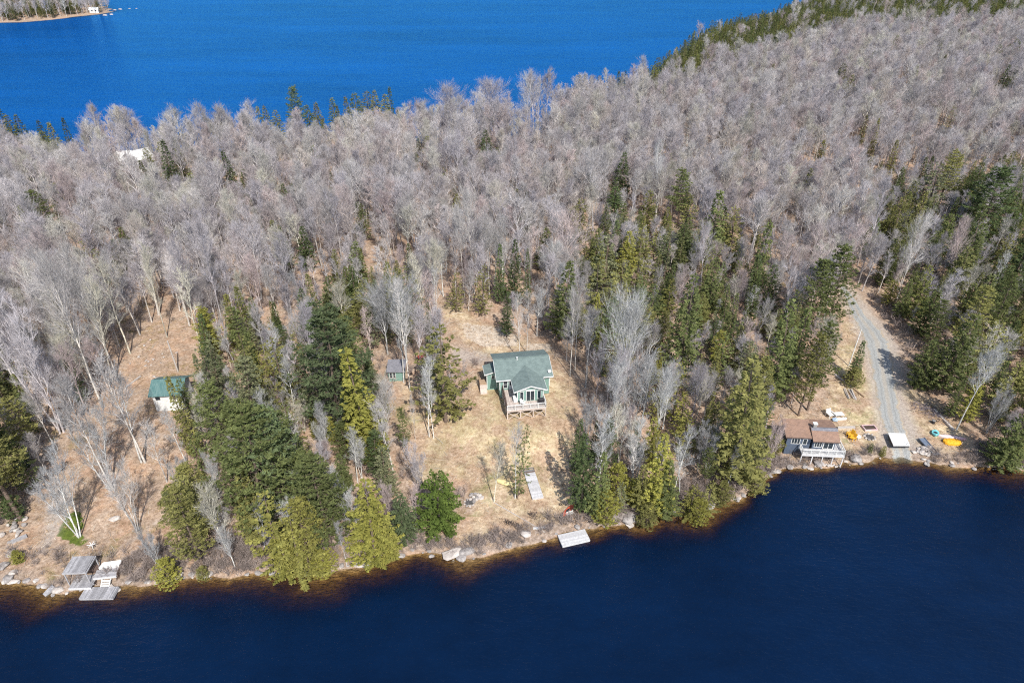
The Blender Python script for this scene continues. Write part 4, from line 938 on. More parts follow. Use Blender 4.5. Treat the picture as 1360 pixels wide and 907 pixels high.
def green_cottage():
    gx, gy = -.824, 89.94; g = hz(gx, gy)
    e = empty('cottage', (gx, gy, 3.5), math.radians(8.5), 'cottage with green shingle roof and teal walls standing mid-clearing with a raised deck', 'house')
    m = MB(); m.box(-.4,8.3,6.,13.6,.1,4.1)
    for x in (-.4, 8.18):   # gable ends under the ridge
        b = len(m.v); m.v += [(x,6.,4.1),(x,13.6,4.1),(x,9.85,5.42),(x+.12,6.,4.1),(x+.12,13.6,4.1),(x+.12,9.85,5.42)]
        for f in ((0,2,1),(3,4,5),(0,3,5,2),(1,2,5,4)): m.f.append(tuple(b+i for i in f)); m.m.append(0)
    wall = m.obj('wall', M['teal'], e)
    m = MB(); m.box(2.1,6.5,2.42,5.99,.9,3.98); gable_wall(m, 2.1, 6.5, 2.3, .119, .9, 3.98, 4.9, 4.3); m.obj('sunroom_wall', M['teal'], e)
    m = MB()
    for x0, x1, y0, y1 in ((2.04,2.18,2.24,2.32),(6.42,6.56,2.24,2.32),(8.2,8.36,5.94,6.02),(-.46,-.32,5.94,6.02)): m.box(x0,x1,y0,y1,1.75,3.95)
    m.box(2.18,6.42,2.25,2.29,3.86,3.98); m.obj('corner_trim', M['white'], e)
    MB().box(-.3,8.2,6.1,13.5,-3,.1).box(2.3,6.3,2.6,6.1,-3,.9).obj('foundation', M['found'], e)
    m = MB(); s1 = .115
    m.slab([(-1.05,5.5,4.02),(8.85,5.5,4.02),(8.85,9.85,5.6),(-1.05,9.85,5.6)], .14); m.slab([(-1.05,9.851,5.6),(8.85,9.851,5.6),(8.85,14.1,4.05),(-1.05,14.1,4.05)], .14)
    m.slab([(1.45,1.85,3.97),(4.3,1.85,5.0),(4.3,8.2,5.0),(1.45,5.6,3.97)], .12); m.slab([(4.301,1.85,5.0),(7.1,1.85,3.97),(7.1,5.6,3.97),(4.301,8.2,5.0)], .12)
    m.bar((-1.0,9.85,5.62), (8.8,9.85,5.62), .3, .05)
    r = m.obj('roof', M['groof'], e)
    m = MB(); m.tube((3.1,9.3,5.4),(3.1,9.3,5.95),.09,.09,8,True).tube((3.1,9.3,5.95),(3.1,9.3,6.03),.16,.16,8,True); m.obj('vent_pipe', M['white'], r)
    m = MB(); m.bar((-1.08,5.46,3.96),(1.42,5.46,3.96),.05,.2).bar((7.13,5.46,3.96),(8.88,5.46,3.96),.05,.2)
    m.bar((-1.07,5.45,3.96),(-1.07,9.85,5.54),.05,.2).bar((8.87,5.45,3.96),(8.87,9.85,5.54),.05,.2)
    m.bar((1.4,1.81,3.91),(4.3,1.81,4.94),.05,.2).bar((4.3,1.81,4.94),(7.14,1.81,3.91),.05,.2).bar((1.42,1.82,3.92),(1.42,5.4,3.92),.05,.14).bar((7.13,1.82,3.92),(7.13,5.4,3.92),.05,.14)
    m.obj('fascia', M['white'], r)
    m = MB()
    for k in range(10): a = 2*PI*k/10; b2 = 2*PI*(k+1)/10; m.quad([(8.3,6.2,4.75),(8.3+.33*math.cos(a),6.1+.05*math.sin(a),4.75+.33*math.sin(a)),(8.3+.33*math.cos(b2),6.1+.05*math.sin(b2),4.75+.33*math.sin(b2))])
    m.bar((8.3,6.2,4.3),(8.3,6.2,4.75),.05); m.obj('satellite_dish', M['white'], r)
    window(e, 2.5,3.15,1.95,3.7,2.3); window(e, 5.5,6.15,1.95,3.7,2.3)
    d = MB().box(3.55,3.65,2.22,2.31,1.75,3.8).box(4.95,5.05,2.22,2.31,1.75,3.8).box(3.65,4.95,2.22,2.31,3.7,3.8).box(4.26,4.34,2.23,2.31,1.75,3.7).obj('patio_door', M['white'], e)
    MB().box(3.65,4.25,2.26,2.32,1.8,3.7).box(4.35,4.95,2.26,2.32,1.8,3.7).obj('pane', M['glass'], d)
    window(e, .2,.95,2.0,3.6,6.,1,2)
    d = MB().box(1.15,1.95,5.93,6.01,1.75,3.75).obj('door', M['white'], e); MB().box(1.3,1.8,5.9,5.94,2.6,3.6).obj('pane', M['glass'], d)
    MB().tube((7.3,5.9,3.4),(7.3,5.7,3.4),.1,.14,6,True).obj('wall_lamp', M['black'], e)
    # side wing
    m = MB(); m.box(-2.3,-.41,8.9,11.2,-.5,3.2); m.hexa([(-2.3,8.9,3.2),(-.41,8.9,3.2),(-.41,11.2,3.2),(-2.3,11.2,3.2),(-2.3,8.9,3.35),(-.41,8.9,3.85),(-.41,11.2,3.85),(-2.3,11.2,3.35)]); m.obj('wing_wall', M['teal'], e)
    r2 = MB().slab([(-2.75,8.45,3.42),(-.42,8.45,4.02),(-.42,11.5,4.02),(-2.75,11.5,3.42)], .12).obj('wing_roof', M['groof'], e)
    MB().bar((-2.75,8.42,3.36),(-.5,8.42,3.94),.05,.18).bar((-2.78,8.42,3.36),(-2.78,11.5,3.36),.05,.18).obj('fascia', M['white'], r2)
    MB().box(-2.36,-2.24,8.84,8.92,.2,3.2).box(-.62,-.5,8.84,8.92,.2,3.3).obj('corner_trim', M['white'], e)
    window(e, -1.5,-.95,2.05,2.9,8.9,1,2)
    m = MB(); planks(m, -3.6,-2.32,9.0,10.9,1.25); m.box(-3.6,-2.35,8.95,9.02,-.4,1.2)
    for x, y in ((-3.55,9.05),(-3.55,10.85)): m.box(x-.05,x+.05,y-.05,y+.05,-.5,2.2)
    m.bar((-3.55,9.05,2.15),(-3.55,10.85,2.15),.08); m.obj('side_porch', M['wood'], e)
    m = MB()
    for k in range(4): m.box(-3.6,-2.4,8.9-.28*(k+1),8.9-.28*k,-.5,1.05-.26*k)
    m.obj('porch_steps', M['decktan'], e)
    # deck
    m = MB(); planks(m, 0,6.65,0,2.25,1.7,along='y'); planks(m, 0,2.05,2.26,5.95,1.7,along='y'); d = m.obj('deck', M['decktan'], e)
    m = MB(); m.box(.02,6.63,.02,.1,1.38,1.64).box(.02,.1,.1,5.9,1.38,1.64).box(6.55,6.63,.1,2.2,1.38,1.64)
    for x in (.1,2.3,4.45,6.5):
        for y in (.12, 2.): m.box(x-.08,x+.08,y-.08,y+.08,-1.5,1.4)
    for x0, x1 in ((.2,2.2),(2.4,4.35),(4.55,6.4)): m.bar((x0,.0,-.1),(x1,.0,1.35),.08); m.bar((x0,-.04,1.35),(x1,-.04,-.1),.08)
    for y in (3.9, 5.8): m.box(.02,.18,y-.08,y+.08,-1,1.4)
    m.obj('deck_posts', M['decktan'], d)
    railing(e, [((.06,.06),(6.6,.06)),((6.6,.06),(6.6,2.2))], 1.7); railing(e, [((.06,.2),(.06,5.9))], 1.7, mat='dwood')
    R = e.matrix_world
    def on(x, y, z): c_, s_ = math.cos(math.radians(8.5)), math.sin(math.radians(8.5)); return (gx+x*c_-y*s_, gy+x*s_+y*c_, 3.5+z)
    t = empty('patio_chair', on(2.9,1.35,1.7), math.radians(60), 'white patio chair on the deck beside the sunroom window', 'chair')
    chair_parts(t, 'white')
    t = empty('grill', on(6.,1.2,1.7), math.radians(8), 'black covered barbecue grill at the end of the cottage deck', 'grill')
    MB().box(-.5,.5,-.28,.28,0,.85).obj('cabinet', M['black'], t)
    m = MB(); n = 8
    for k in range(n):
        a, b = PI*k/n, PI*(k+1)/n; m.quad([(-.4,-.28*math.cos(a),.86+.3*math.sin(a)),(.4,-.28*math.cos(a),.86+.3*math.sin(a)),(.4,-.28*math.cos(b),.86+.3*math.sin(b)),(-.4,-.28*math.cos(b),.86+.3*math.sin(b))])
    m.quad([(-.4,-.28*math.cos(PI*k/n),.86+.3*math.sin(PI*k/n)) for k in range(n+1)]); m.quad([(.4,-.28*math.cos(PI*k/n),.86+.3*math.sin(PI*k/n)) for k in range(n+1)][::-1]); m.obj('lid', M['black'], t)
    t = empty('storage_box', on(1.75,2.7,1.7), math.radians(8), 'white deck box on the cottage walkway against the sunroom', 'storage box')
    MB().box(-.3,.3,-.6,.6,0,.55).obj('box_body', M['white'], t); MB().slab([(-.33,-.63,.62),(.33,-.63,.66),(.33,.63,.66),(-.33,.63,.62)], .06).obj('lid', M['white'], t)
def chair_parts(t, mat):
    MB().box(-.3,.3,-.3,.3,.36,.42).obj('seat', M[mat], t)
    m = MB()
    for k in range(4): m.hexa([(-.3+.155*k,.28,.4),(-.17+.155*k,.28,.4),(-.17+.155*k,.33,.4),(-.3+.155*k,.33,.4),(-.3+.155*k,.48,1.0),(-.17+.155*k,.48,1.0),(-.17+.155*k,.53,1.0),(-.3+.155*k,.53,1.0)])
    m.obj('backrest', M[mat], t)
    for s in (-1, 1):
        MB().box(s*.36-.06,s*.36+.06,-.35,.35,.58,.62).obj('armrest', M[mat], t)
        MB().box(s*.36-.03,s*.36+.03,-.34,-.27,0,.58).obj('leg', M[mat], t); MB().box(s*.36-.03,s*.36+.03,.25,.32,0,.58).obj('leg', M[mat], t)
green_cottage()

def brown_cottage():
    gx, gy = 47.34, 82.55; z0 = 1.2
    e = empty('cottage', (gx, gy, z0), math.radians(-4), 'low slate-blue cottage with two brown shingle roofs beside the gravel landing', 'house')
    m = MB(); m.box(-3.3,.45,1.85,4.95,-2,3.); m.hexa([(-3.3,1.85,3.),(.45,1.85,3.),(.45,4.95,3.),(-3.3,4.95,3.),(-3.3,1.85,3.05),(.45,1.85,3.05),(.45,4.95,3.72),(-3.3,4.95,3.72)]); m.obj('wall', M['slate'], e)
    m = MB(); m.box(.75,4.25,1.6,6.1,-2,3.05); g = len(m.v)
    m.v += [(.75,1.6,3.05),(.75,6.1,3.05),(.75,3.2,3.72),(4.25,1.6,3.05),(4.25,6.1,3.05),(4.25,3.2,3.72)]
    for f in ((0,2,1),(3,4,5),(0,3,5,2),(1,2,5,4)): m.f.append(tuple(g+i for i in f)); m.m.append(0)
    m.obj('wall', M['slate'], e)
    r = MB().slab([(-3.7,1.5,3.15),(.55,1.5,3.15),(.75,5.3,3.92),(-3.5,5.3,3.92)], .13).obj('roof', M['broof'], e)
    MB().bar((-3.72,1.47,3.08),(.57,1.47,3.08),.05,.18).bar((-3.73,1.47,3.08),(-3.53,5.3,3.85),.05,.18).obj('fascia', M['dwood'], r)
    m = MB(); m.slab([(.35,.8,3.08),(4.55,.8,3.08),(4.7,3.2,3.86),(.5,3.2,3.86)], .12).slab([(.5,3.201,3.86),(4.7,3.201,3.86),(4.9,6.5,3.1),(.7,6.5,3.1)], .12); r = m.obj('roof', M['broof'], e)
    MB().slab([(.52,2.75,3.75),(4.68,2.75,3.75),(4.72,3.22,3.9),(.55,3.22,3.9)], .04).slab([(.55,3.221,3.9),(4.72,3.221,3.9),(4.75,3.6,3.8),(.58,3.6,3.8)], .04).obj('ridge_patch', M['groof2'], r)
    MB().bar((.33,.77,3.02),(4.57,.77,3.02),.05,.16).obj('fascia', M['dwood'], r)
    c = MB().box(.85,1.4,3.25,3.75,3.5,4.55).obj('chimney', M['found'], r); MB().box(.78,1.47,3.18,3.82,4.55,4.65).obj('cap', M['white'], c)
    window(e, -2.6,-1.2,1.6,2.75,1.85,3,1,fr='white'); window(e, -.8,-.1,1.5,2.7,1.85,1,1)
    window(e, 1.0,2.2,1.3,2.8,1.6,3,1); d = MB().box(2.35,4.05,1.52,1.6,1.05,2.9).obj('patio_door', M['white'], e); MB().box(2.5,3.15,1.48,1.53,1.2,2.75).box(3.25,3.9,1.48,1.53,1.2,2.75).obj('pane', M['glass'], d)
    m = MB(); planks(m, -1.2,5.45,.05,1.55,1.,along='y'); planks(m, 4.35,5.45,1.56,4.,1.,along='y'); d = m.obj('deck', M['deckw'], e)
    m = MB(); m.box(-1.2,5.45,-.02,.05,.7,.98)
    for x in (-1.1,.6,2.2,3.8,5.35): m.box(x-.07,x+.07,.1,.24,-2.5,.93)
    m.obj('deck_posts', M['deckw'], d)
    railing(e, [((-1.15,.1),(5.4,.1)),((5.4,.1),(5.4,3.9)),((-1.15,.1),(-1.15,1.5))], 1.0, .9)
brown_cottage()

def white_cabin():
    e = empty('cabin', (-61.57, 93.43, 3.0), math.radians(6), 'small white cabin with a teal metal roof among the bare trees of the shoreside clearing', 'cabin')
    m = MB(); m.box(.3,5.,.1,5.,-1.5,2.8); g = len(m.v); m.v += [(.3,.1,2.8),(.3,5.,2.8),(.3,2.6,4.0),(5.,.1,2.8),(5.,5.,2.8),(5.,2.6,4.0)]
    for f in ((0,2,1),(3,4,5),(0,3,5,2),(1,2,5,4)): m.f.append(tuple(g+i for i in f)); m.m.append(0)
    m.obj('wall', M['wcabin'], e)
    MB().slab([(-.15,-.4,2.8),(5.5,-.4,2.8),(5.5,2.6,4.25),(-.15,2.6,4.25)], .1).slab([(-.15,2.601,4.25),(5.5,2.601,4.25),(5.5,5.5,2.85),(-.15,5.5,2.85)], .1).obj('roof', M['teroof'], e)
    window(e, .75,1.5,1.7,2.6,.1,2,1,fr='black'); window(e, 3.6,4.2,1.7,2.6,.1)
    MB().box(2.6,3.3,.05,.11,.2,2.4).obj('door', M['white'], e)
white_cabin()
def teal_shed():
    p = G(517, 507); e = empty('shed', (p.x, p.y, p.z), math.radians(2), 'small teal shed with a grey roof and two white windows half hidden behind birches', 'shed')
    m = MB(); m.box(0,2.8,0,2.6,-.6,2.2); m.hexa([(0,0,2.2),(2.8,0,2.2),(2.8,2.6,2.2),(0,2.6,2.2),(0,0,2.25),(2.8,0,2.25),(2.8,2.6,2.75),(0,2.6,2.75)]); m.obj('wall', M['teal'], e)
    MB().slab([(-.3,-.35,2.36),(3.1,-.35,2.36),(3.1,2.95,3.0),(-.3,2.95,3.0)], .1).obj('roof', M['groof2'], e)
    window(e, .15,.7,.8,2.0,0,1,2); window(e, .8,1.3,.8,2.0,0,1,2); MB().box(1.6,2.4,-.05,.01,.1,2.0).obj('door', M['teal'], e)
teal_shed()
def far_house(px, py, w, d, h, rz, label, roofm, name='house'):
    p = G(px, py); e = empty(name, (p.x, p.y, p.z), rz, label, 'house')
    m = MB(); m.box(-w/2,w/2,-d/2,d/2,-2,h); g = len(m.v); m.v += [(-w/2,-d/2,h),(-w/2,d/2,h),(-w/2,0,h+d*.28),(w/2,-d/2,h),(w/2,d/2,h),(w/2,0,h+d*.28)]
    for f in ((0,2,1),(3,4,5),(0,3,5,2),(1,2,5,4)): m.f.append(tuple(g+i for i in f)); m.m.append(0)
    m.obj('wall', M['white'], e)
    o = .5; MB().slab([(-w/2-o,-d/2-o,h-.05),(w/2+o,-d/2-o,h-.05),(w/2+o,0,h+d*.33),(-w/2-o,0,h+d*.33)], .12).slab([(-w/2-o,.001,h+d*.33),(w/2+o,.001,h+d*.33),(w/2+o,d/2+o,h-.05),(-w/2-o,d/2+o,h-.05)], .12).obj('roof', M[roofm], e)
    window(e, -w*.3,-w*.12,1,h-.5,-d/2); window(e, w*.1,w*.3,1,h-.5,-d/2)
far_house(160, 222, 9, 7, 3.2, .25, 'long white house with a pale roof showing through the far bare trees', 'white')
far_house(190, 225, 7, 7, 4.4, .9, 'smaller white gabled house showing through the far bare trees beside the long one', 'white')
far_house(126, 17, 7, 5, 2.6, .3, 'tiny white house on the tip of the wooded point across the far lake', 'white')

# ------------------------------------------------------------------ docks
def dock(name, cx, cy, z, rz, w, l, label, mat, along='y', t=.3, cat='dock', skip=(), pw=.16, fl=None):
    e = empty(name, (cx, cy, z), rz, label, cat)
    m = MB(); planks(m, 0,w,0,l,t,along=along,w=pw,skip=skip); m.obj('deck', M[mat], e)
    MB().box(.03,w-.03,.03,.12,t-.32,t-.06).box(.03,w-.03,l-.12,l-.03,t-.32,t-.06).box(.03,.12,.12,l-.12,t-.32,t-.06).box(w-.12,w-.03,.12,l-.12,t-.32,t-.06).obj('frame', M[mat], e)
    if fl:
        m = MB()
        for x in (.3, w-.9):
            for y in (.3, l-.9): m.tube((x+.3,y,t-.55),(x+.3,y+.6,t-.55),.22,.22,8,True)
        m.obj('floats', M[fl], e)
    return e
def wpt(px, py, z): x, y = WP(px, py, z); return x, y
x, y = wpt(746.6+.5, 725.5, .3); dock('floating_dock', x, y, .02, math.radians(16), 4.15, 2.15, 'pale grey floating dock moored at the lawn shore', 'deckw', 'x', t=.3, fl='black')
p = G(707, 664.5); e = dock('walkway', p.x, p.y, p.z+.1, math.radians(12), 1.75, 6.1, 'long pale grey walkway section lying on the lawn', 'deckw', 'x', t=.25, pw=.2)
p2 = G(696.5, 626); e2 = empty('dock_ramp', (p2.x, p2.y-.6, p2.z), math.radians(12), 'dark weathered ramp frame at the upper end of the lawn walkway', 'ramp')
m = MB(); planks(m, 0,1.65,.1,1.0,.32,w=.22,skip=(2,)); m.obj('deck', M['found'], e2); MB().box(0,1.7,-.02,.08,0,.34).box(0,.09,.1,1.05,0,.25).box(1.6,1.69,.1,1.05,0,.25).obj('frame', M['dwood'], e2)
x, y = wpt(104.3, 795, .4)
e = dock('floating_dock', x, y, .05, math.radians(1), 4.35, 1.85, 'weathered grey floating dock, lowest of the waterside docks', 'deck', 'y', t=.35, fl='black')
# roofed boat platform
x, y = wpt(92.4, 781.3, .7)
e = empty('boathouse', (x, y, .0), math.radians(3), 'open grey boat shelter with a flat plank roof above a lower deck', 'boathouse')
m = MB(); planks(m, -.1,2.75,0,2.1,.75,along='y'); m.obj('lower_deck', M['deck'], e)
MB().box(-.1,2.75,-.08,-.01,.45,.78).obj('deck_edge', M['deckw'], e)
m = MB(); planks(m, -.55,2.35,.75,3.45,2.85,along='y'); m.obj('roof', M['deck'], e)
MB().box(-.6,2.4,.66,.74,2.6,2.86).box(-.6,-.52,.75,3.45,2.6,2.78).box(2.36,2.44,.75,3.45,2.6,2.78).obj('roof_edge', M['deck'], e)
for X, Y in ((-.45,.8),(2.28,.8),(-.45,3.4),(2.28,3.4)): MB().box(X-.06,X+.06,Y-.06,Y+.06,-.6,2.7).obj('post', M['deck'], e)
m = MB(); m.bar((2.35,.85,.8),(3.0,.35,.8),.07).bar((2.3,.8,1.9),(2.3,2.1,.8),.07).bar((2.3,3.4,1.4),(3.15,2.2,.9),.06); m.obj('brace', M['deck'], e)
MB().box(-.1,2.7,2.5,3.3,-.5,1.2).obj('back_step', M['dwood'], e)
# ridge-shaped stacked platform with white panel
x, y = wpt(123.7, 769.8, .9)
e = empty('landing_platform', (x, y, .1), math.radians(8), 'small sloped plank platform with a white panel behind it, beside the boat shelter', 'platform')
m = MB(); planks(m, 0,2.9,.1,1.5,1.0,along='x',w=.2); m.obj('deck', M['deck'], e)
MB().hexa([(.0,1.5,.7),(2.85,1.5,.7),(2.95,2.3,1.2),(.7,2.2,1.2),(.0,1.5,1.0),(2.85,1.5,1.0),(2.95,2.3,1.5),(.7,2.2,1.5)]).obj('white_panel', M['white'], e)
MB().box(0,2.9,.0,.09,.75,1.02).obj('edge_board', M['deckw'], e)
m = MB()
for X in (.1,2.75):
    for Y in (.15,1.4): m.box(X-.06,X+.06,Y-.06,Y+.06,-.6,.94)
m.box(2.92,3.02,.2,2.3,-.3,1.25); m.obj('posts', M['dwood'], e)
x, y = wpt(133, 778.5, .45)
e = empty('boarding_steps', (x, y, .0), math.radians(4), 'white boarding steps between the sloped platform and the lowest dock', 'steps')
m = MB()
for k in range(3): m.box(0,1.15,.27*k,.27*k+.24,.36+.16*k,.41+.16*k)
m.obj('tread', M['white'], e); MB().bar((.03,-.1,.3),(.03,.85,.85),.06,.14).bar((1.12,-.1,.3),(1.12,.85,.85),.06,.14).obj('stringer', M['white'], e)

# ------------------------------------------------------------------ boats
def hull(L_, W_, D_, n=14, k=8, pw=.6, flip=False, flat=.0, rocker=.12):
    m = MB()
    for i in range(n+1):
        t = i/n*2-1; w = W_/2*(1-abs(t)**2.4)**pw if abs(t) < 1 else 0; w = max(w, .015); zr = rocker*t*t
        for j in range(k+1):
            a = PI*j/k; x = -math.cos(a)*w; z = D_*(1-math.sin(a)**(.7))+zr
            m.v.append((t*L_/2, x, (D_+rocker-z) if flip else z))
    for i in range(n):
        for j in range(k): a = i*(k+1)+j; m.f.append((a, a+1, a+k+2, a+k+1)); m.m.append(0)
    return m
def boat(name, px, py, L_, W_, D_, ang, mat, label, cat, deck=True, seats=0, flip=False, cover=None, roll=0, lift=.03):
    p = G(px, py); e = empty(name, (p.x, p.y, p.z+lift), ang, label, cat); e.rotation_euler[0] = roll
    h = hull(L_, W_, D_, flip=flip); h.obj('hull', M[mat], e, smooth=True)
    if deck and not flip:
        m = MB(); n = 14
        for i in range(n):
            r = []
            for q in (i, i+1):
                t = q/n*2-1; w = max(W_/2*(1-abs(t)**2.4)**.6 if abs(t) < 1 else 0, .015)*.99; r.append((t*L_/2, w, D_+.12*t*t))
            (xa, wa, za), (xb, wb, zb) = r; c = .07
            for s in (-1, 1): m.quad([(xa, 0, za+c), (xb, 0, zb+c), (xb, s*wb, zb), (xa, s*wa, za)][::s])
        m.obj('top_deck', M[mat], e, smooth=True)
        m = MB(); k = 12
        ring = [(-.05*L_+L_*.16*math.cos(2*PI*i/k), W_*.27*math.sin(2*PI*i/k)) for i in range(k)]
        m.quad([(a, b, D_+.10) for a, b in ring]); m.obj('cockpit', M['black'], e)
    for s in range(seats):
        xx = (s-(seats-1)/2)*L_*.28; MB().box(xx-.12,xx+.12,-W_*.42,W_*.42,D_*.65,D_*.7).obj('seat', M['wood'], e)
    return e
boat('kayak', 754.5, 679.5, 3.1, .72, .28, math.radians(52), 'red', 'red kayak lying on the grass above the floating dock', 'kayak')
boat('canoe', 671.5, 642, 3.3, .95, .36, math.radians(-22), 'lemon', 'pale yellow overturned canoe behind the thin pine on the lawn', 'canoe', flip=True)
boat('canoe', 1264, 582, 4.3, .85, .38, math.radians(-14), 'pink', 'long faded pink canoe lying behind the orange tarp', 'canoe', flip=True)
boat('pedal_boat', 1241.5, 577, 1.6, 1.15, .38, math.radians(60), 'aqua', 'aqua plastic boat next to the end of the pink canoe', 'boat')
# overturned skiff under an orange tarp
p = G(1264, 588); e = empty('covered_skiff', (p.x, p.y, p.z), math.radians(-8), 'mound of orange tarp over a skiff in front of the pink canoe', 'covered boat')
m = MB(); n, k = 14, 10; rr = random.Random(4)
for i in range(n+1):
    t = i/n*2-1; w = .72*(1-abs(t)**3.2)**.5+.03
    for j in range(k+1): a = PI*j/k; m.v.append((t*1.45, -math.cos(a)*w+rr.uniform(-.03,.03), max(0, (.66-.22*abs(t)**2)*math.sin(a)**.6+rr.uniform(-.04,.04))))
for i in range(n):
    for j in range(k): a = i*(k+1)+j; m.f.append((a, a+1, a+k+2, a+k+1)); m.m.append(0)
m.obj('tarp', M['orange'], e); MB().bar((-.9,-.8,.03),(-.9,.8,.03),.05).bar((.9,-.8,.03),(.9,.8,.03),.05).obj('tie_bar', M['dwood'], e)
# white float on its runners
x, y = wpt(1186.6, 591.8, 1.5); zf = 1.05
e = empty('swim_float', (x, y, zf), 0, 'square white float parked at the foot of the gravel road', 'float')
m = MB(); sh = -.0
q = [(0,0,.5),(2.72,0,.5),(3.35,3.1,.5),(.6,3.2,.5)]; m.slab(q, .12); m.obj('top_deck', M['white'], e)
MB().slab([(a*.97+.05, b*.97+.05, .37) for a, b, c in q], .32).obj('float_body', M['black'], e)
m = MB()
for (a, b) in ((.25,2.75),(2.3,.35),(2.55,.6),(2.2,.7)): m.box(a-.05,a+.05,b-.05,b+.05,.5,.56)
m.bar((.5,3.0,.42),(.15,3.1,.42),.08); m.obj('cleat', M['metal'], e)
x, y = wpt(1220+185/9.07, 520+752/9.07, 1.0)
e = empty('gangway', (x, y, hz(x, y)+.28), math.radians(8), 'blue-grey metal gangway leaning over the bank next to the white rubble', 'gangway')
MB().hexa([(0,0,0),(1.0,0,0),(1.0,3.9,.25),(0,3.9,.25),(0,0,.1),(1.0,0,.1),(1.0,3.9,.35),(0,3.9,.35)]).obj('tread_plate', M['blueg'], e)
MB().bar((0,0,.14),(0,3.9,.4),.09,.16).bar((1.,0,.14),(1.,3.9,.4),.09,.16).obj('side_rail', M['blueg'], e)

# ------------------------------------------------------------------ yard things by the brown cottage
for px, py, mat, rz, lab in ((1128.5,579.5,'ygold',-1.2,'yellow wooden garden chair, the upper one of the pair by the fire ring'),(1131,583.8,'ygold',-1.2,'yellow wooden garden chair, the lower one of the pair by the fire ring')):
    p = G(px, py); t = empty('garden_chair', (p.x, p.y, p.z), rz, lab, 'chair', 'yellow garden chairs'); t.scale = (1.25,1.25,1.15); chair_parts(t, mat)
p = G(1138.5, 582.5); t = empty('garden_table', (p.x, p.y, p.z), 0, 'small round white table beside the yellow garden chairs', 'table')
m = MB(); m.tube((0,0,.5),(0,0,.55),.52,.52,12,True); m.obj('tabletop', M['white'], t)
for a in range(4): MB().bar((.1*math.cos(a*1.57),.1*math.sin(a*1.57),.5),(.4*math.cos(a*1.57),.4*math.sin(a*1.57),0),.05).obj('leg', M['white'], t)
p = G(1154.5, 569); t = empty('garden_bed', (p.x, p.y, p.z), math.radians(4), 'white-framed raised garden bed of dark soil near the gravel road', 'garden bed')
MB().box(-1.1,1.1,-.68,-.55,0,.3).box(-1.1,1.1,.55,.68,0,.3).box(-1.1,-.97,-.55,.55,0,.3).box(.97,1.1,-.55,.55,0,.3).obj('frame', M['pink'], t)
MB().box(-.97,.97,-.55,.55,0,.22).obj('soil', M['soil'], t)
def rock_mesh(seed, sx, sy, sz, sub=2):
    import bmesh
    bm = bmesh.new(); bmesh.ops.create_icosphere(bm, subdivisions=sub, radius=1); r = random.Random(seed)
    pl = [(Vector((r.gauss(0,1), r.gauss(0,1), r.gauss(0,1))).normalized(), r.uniform(.55,.9)) for _ in range(9)]
    for v in bm.verts:
        c = v.co.copy()
        for n_, d in pl:
            s = c.dot(n_)-d
            if s > 0: c -= n_*s
        c += Vector((r.uniform(-.04,.04), r.uniform(-.04,.04), r.uniform(-.04,.04))); v.co = Vector((c.x*sx, c.y*sy, c.z*sz))
    me = bpy.data.meshes.new('boulder'); bm.to_mesh(me); bm.free(); return me
RM = [rock_mesh(s, 1, 1, .62) for s in range(7)]
for me in RM: me.materials.append(M['rock'])
RP = [rock_mesh(s+20, 1, 1, .6) for s in range(5)]
for me in RP: me.materials.append(M['rockp'])
def ring(px, py, r, n, label, name='fire_ring'):
    p = G(px, py); t = empty(name, (p.x, p.y, p.z), 0, label, 'fire ring')
    for i in range(n):
        a = 2*PI*i/n; o = bpy.data.objects.new('stone', RP[i % 5] if i % 3 else RM[i % 7]); C.objects.link(o); o.parent = t; o.location = (r*math.cos(a), r*math.sin(a), .08); s = random.uniform(.16,.26)*r/.7; o.scale = (s,s,s); o.rotation_euler = (0,0,random.uniform(0,6))
    m = MB(); m.quad([(r*.85*math.cos(2*PI*i/10), r*.85*math.sin(2*PI*i/10), .07) for i in range(10)]); m.obj('ash', M['ash'], t)
    return t
ring(1155, 580.5, .85, 9, 'stone fire ring between the yellow chairs and the white float')
ring(623.5, 668, .75, 9, 'stone fire ring on the lawn right of the bushy fir')
# patio bits by the pines
p = G(1102, 553); t = empty('lounge_chair', (p.x, p.y, p.z), .3, 'white lounge chair in the clutter behind the brown-roofed cottage', 'chair'); t.scale = (1.5,1.5,1.2); chair_parts(t, 'white')
p = G(1113, 553.5); t = empty('patio_table', (p.x, p.y, p.z), .1, 'white slatted patio table beside the pale blue tarp bundle', 'table')
m = MB(); planks(m, -.8,.8,-.5,.5,.7,w=.2); m.obj('tabletop', M['white'], t)
for X in (-.7,.7):
    for Y in (-.4,.4): MB().box(X-.04,X+.04,Y-.04,Y+.04,0,.65).obj('leg', M['white'], t)
MB_ = MB().box(-1.0,1.0,-.95,-.7,.0,.4); MB_.obj('bench', M['white'], t)
o = bpy.data.objects.new('tarp_bundle', RP[1].copy()); C.objects.link(o); o.data.materials[0] = M['tarp']; p = G(1108, 559); o.location = (p.x, p.y, p.z+.3); o.scale = (.55,.5,.75); tag(o, 'pale blue tarp bundle in front of the white patio table', 'tarp')
def beam(name, a, b, w, h, mat, label, cat, lift=0):
    A = G(*a); B = G(*b); m = MB(); d = B-A; m.bar((0,0,h/2+lift), (d.x,d.y,d.z+h/2+lift), w, h); o = m.obj(name, M[mat], None, tuple(A)); return tag(o, label, cat)
beam('timber_beam', (1112,569), (1135,568.5), .35, .35, 'log', 'long pale timber lying behind the yellow chairs', 'timber')
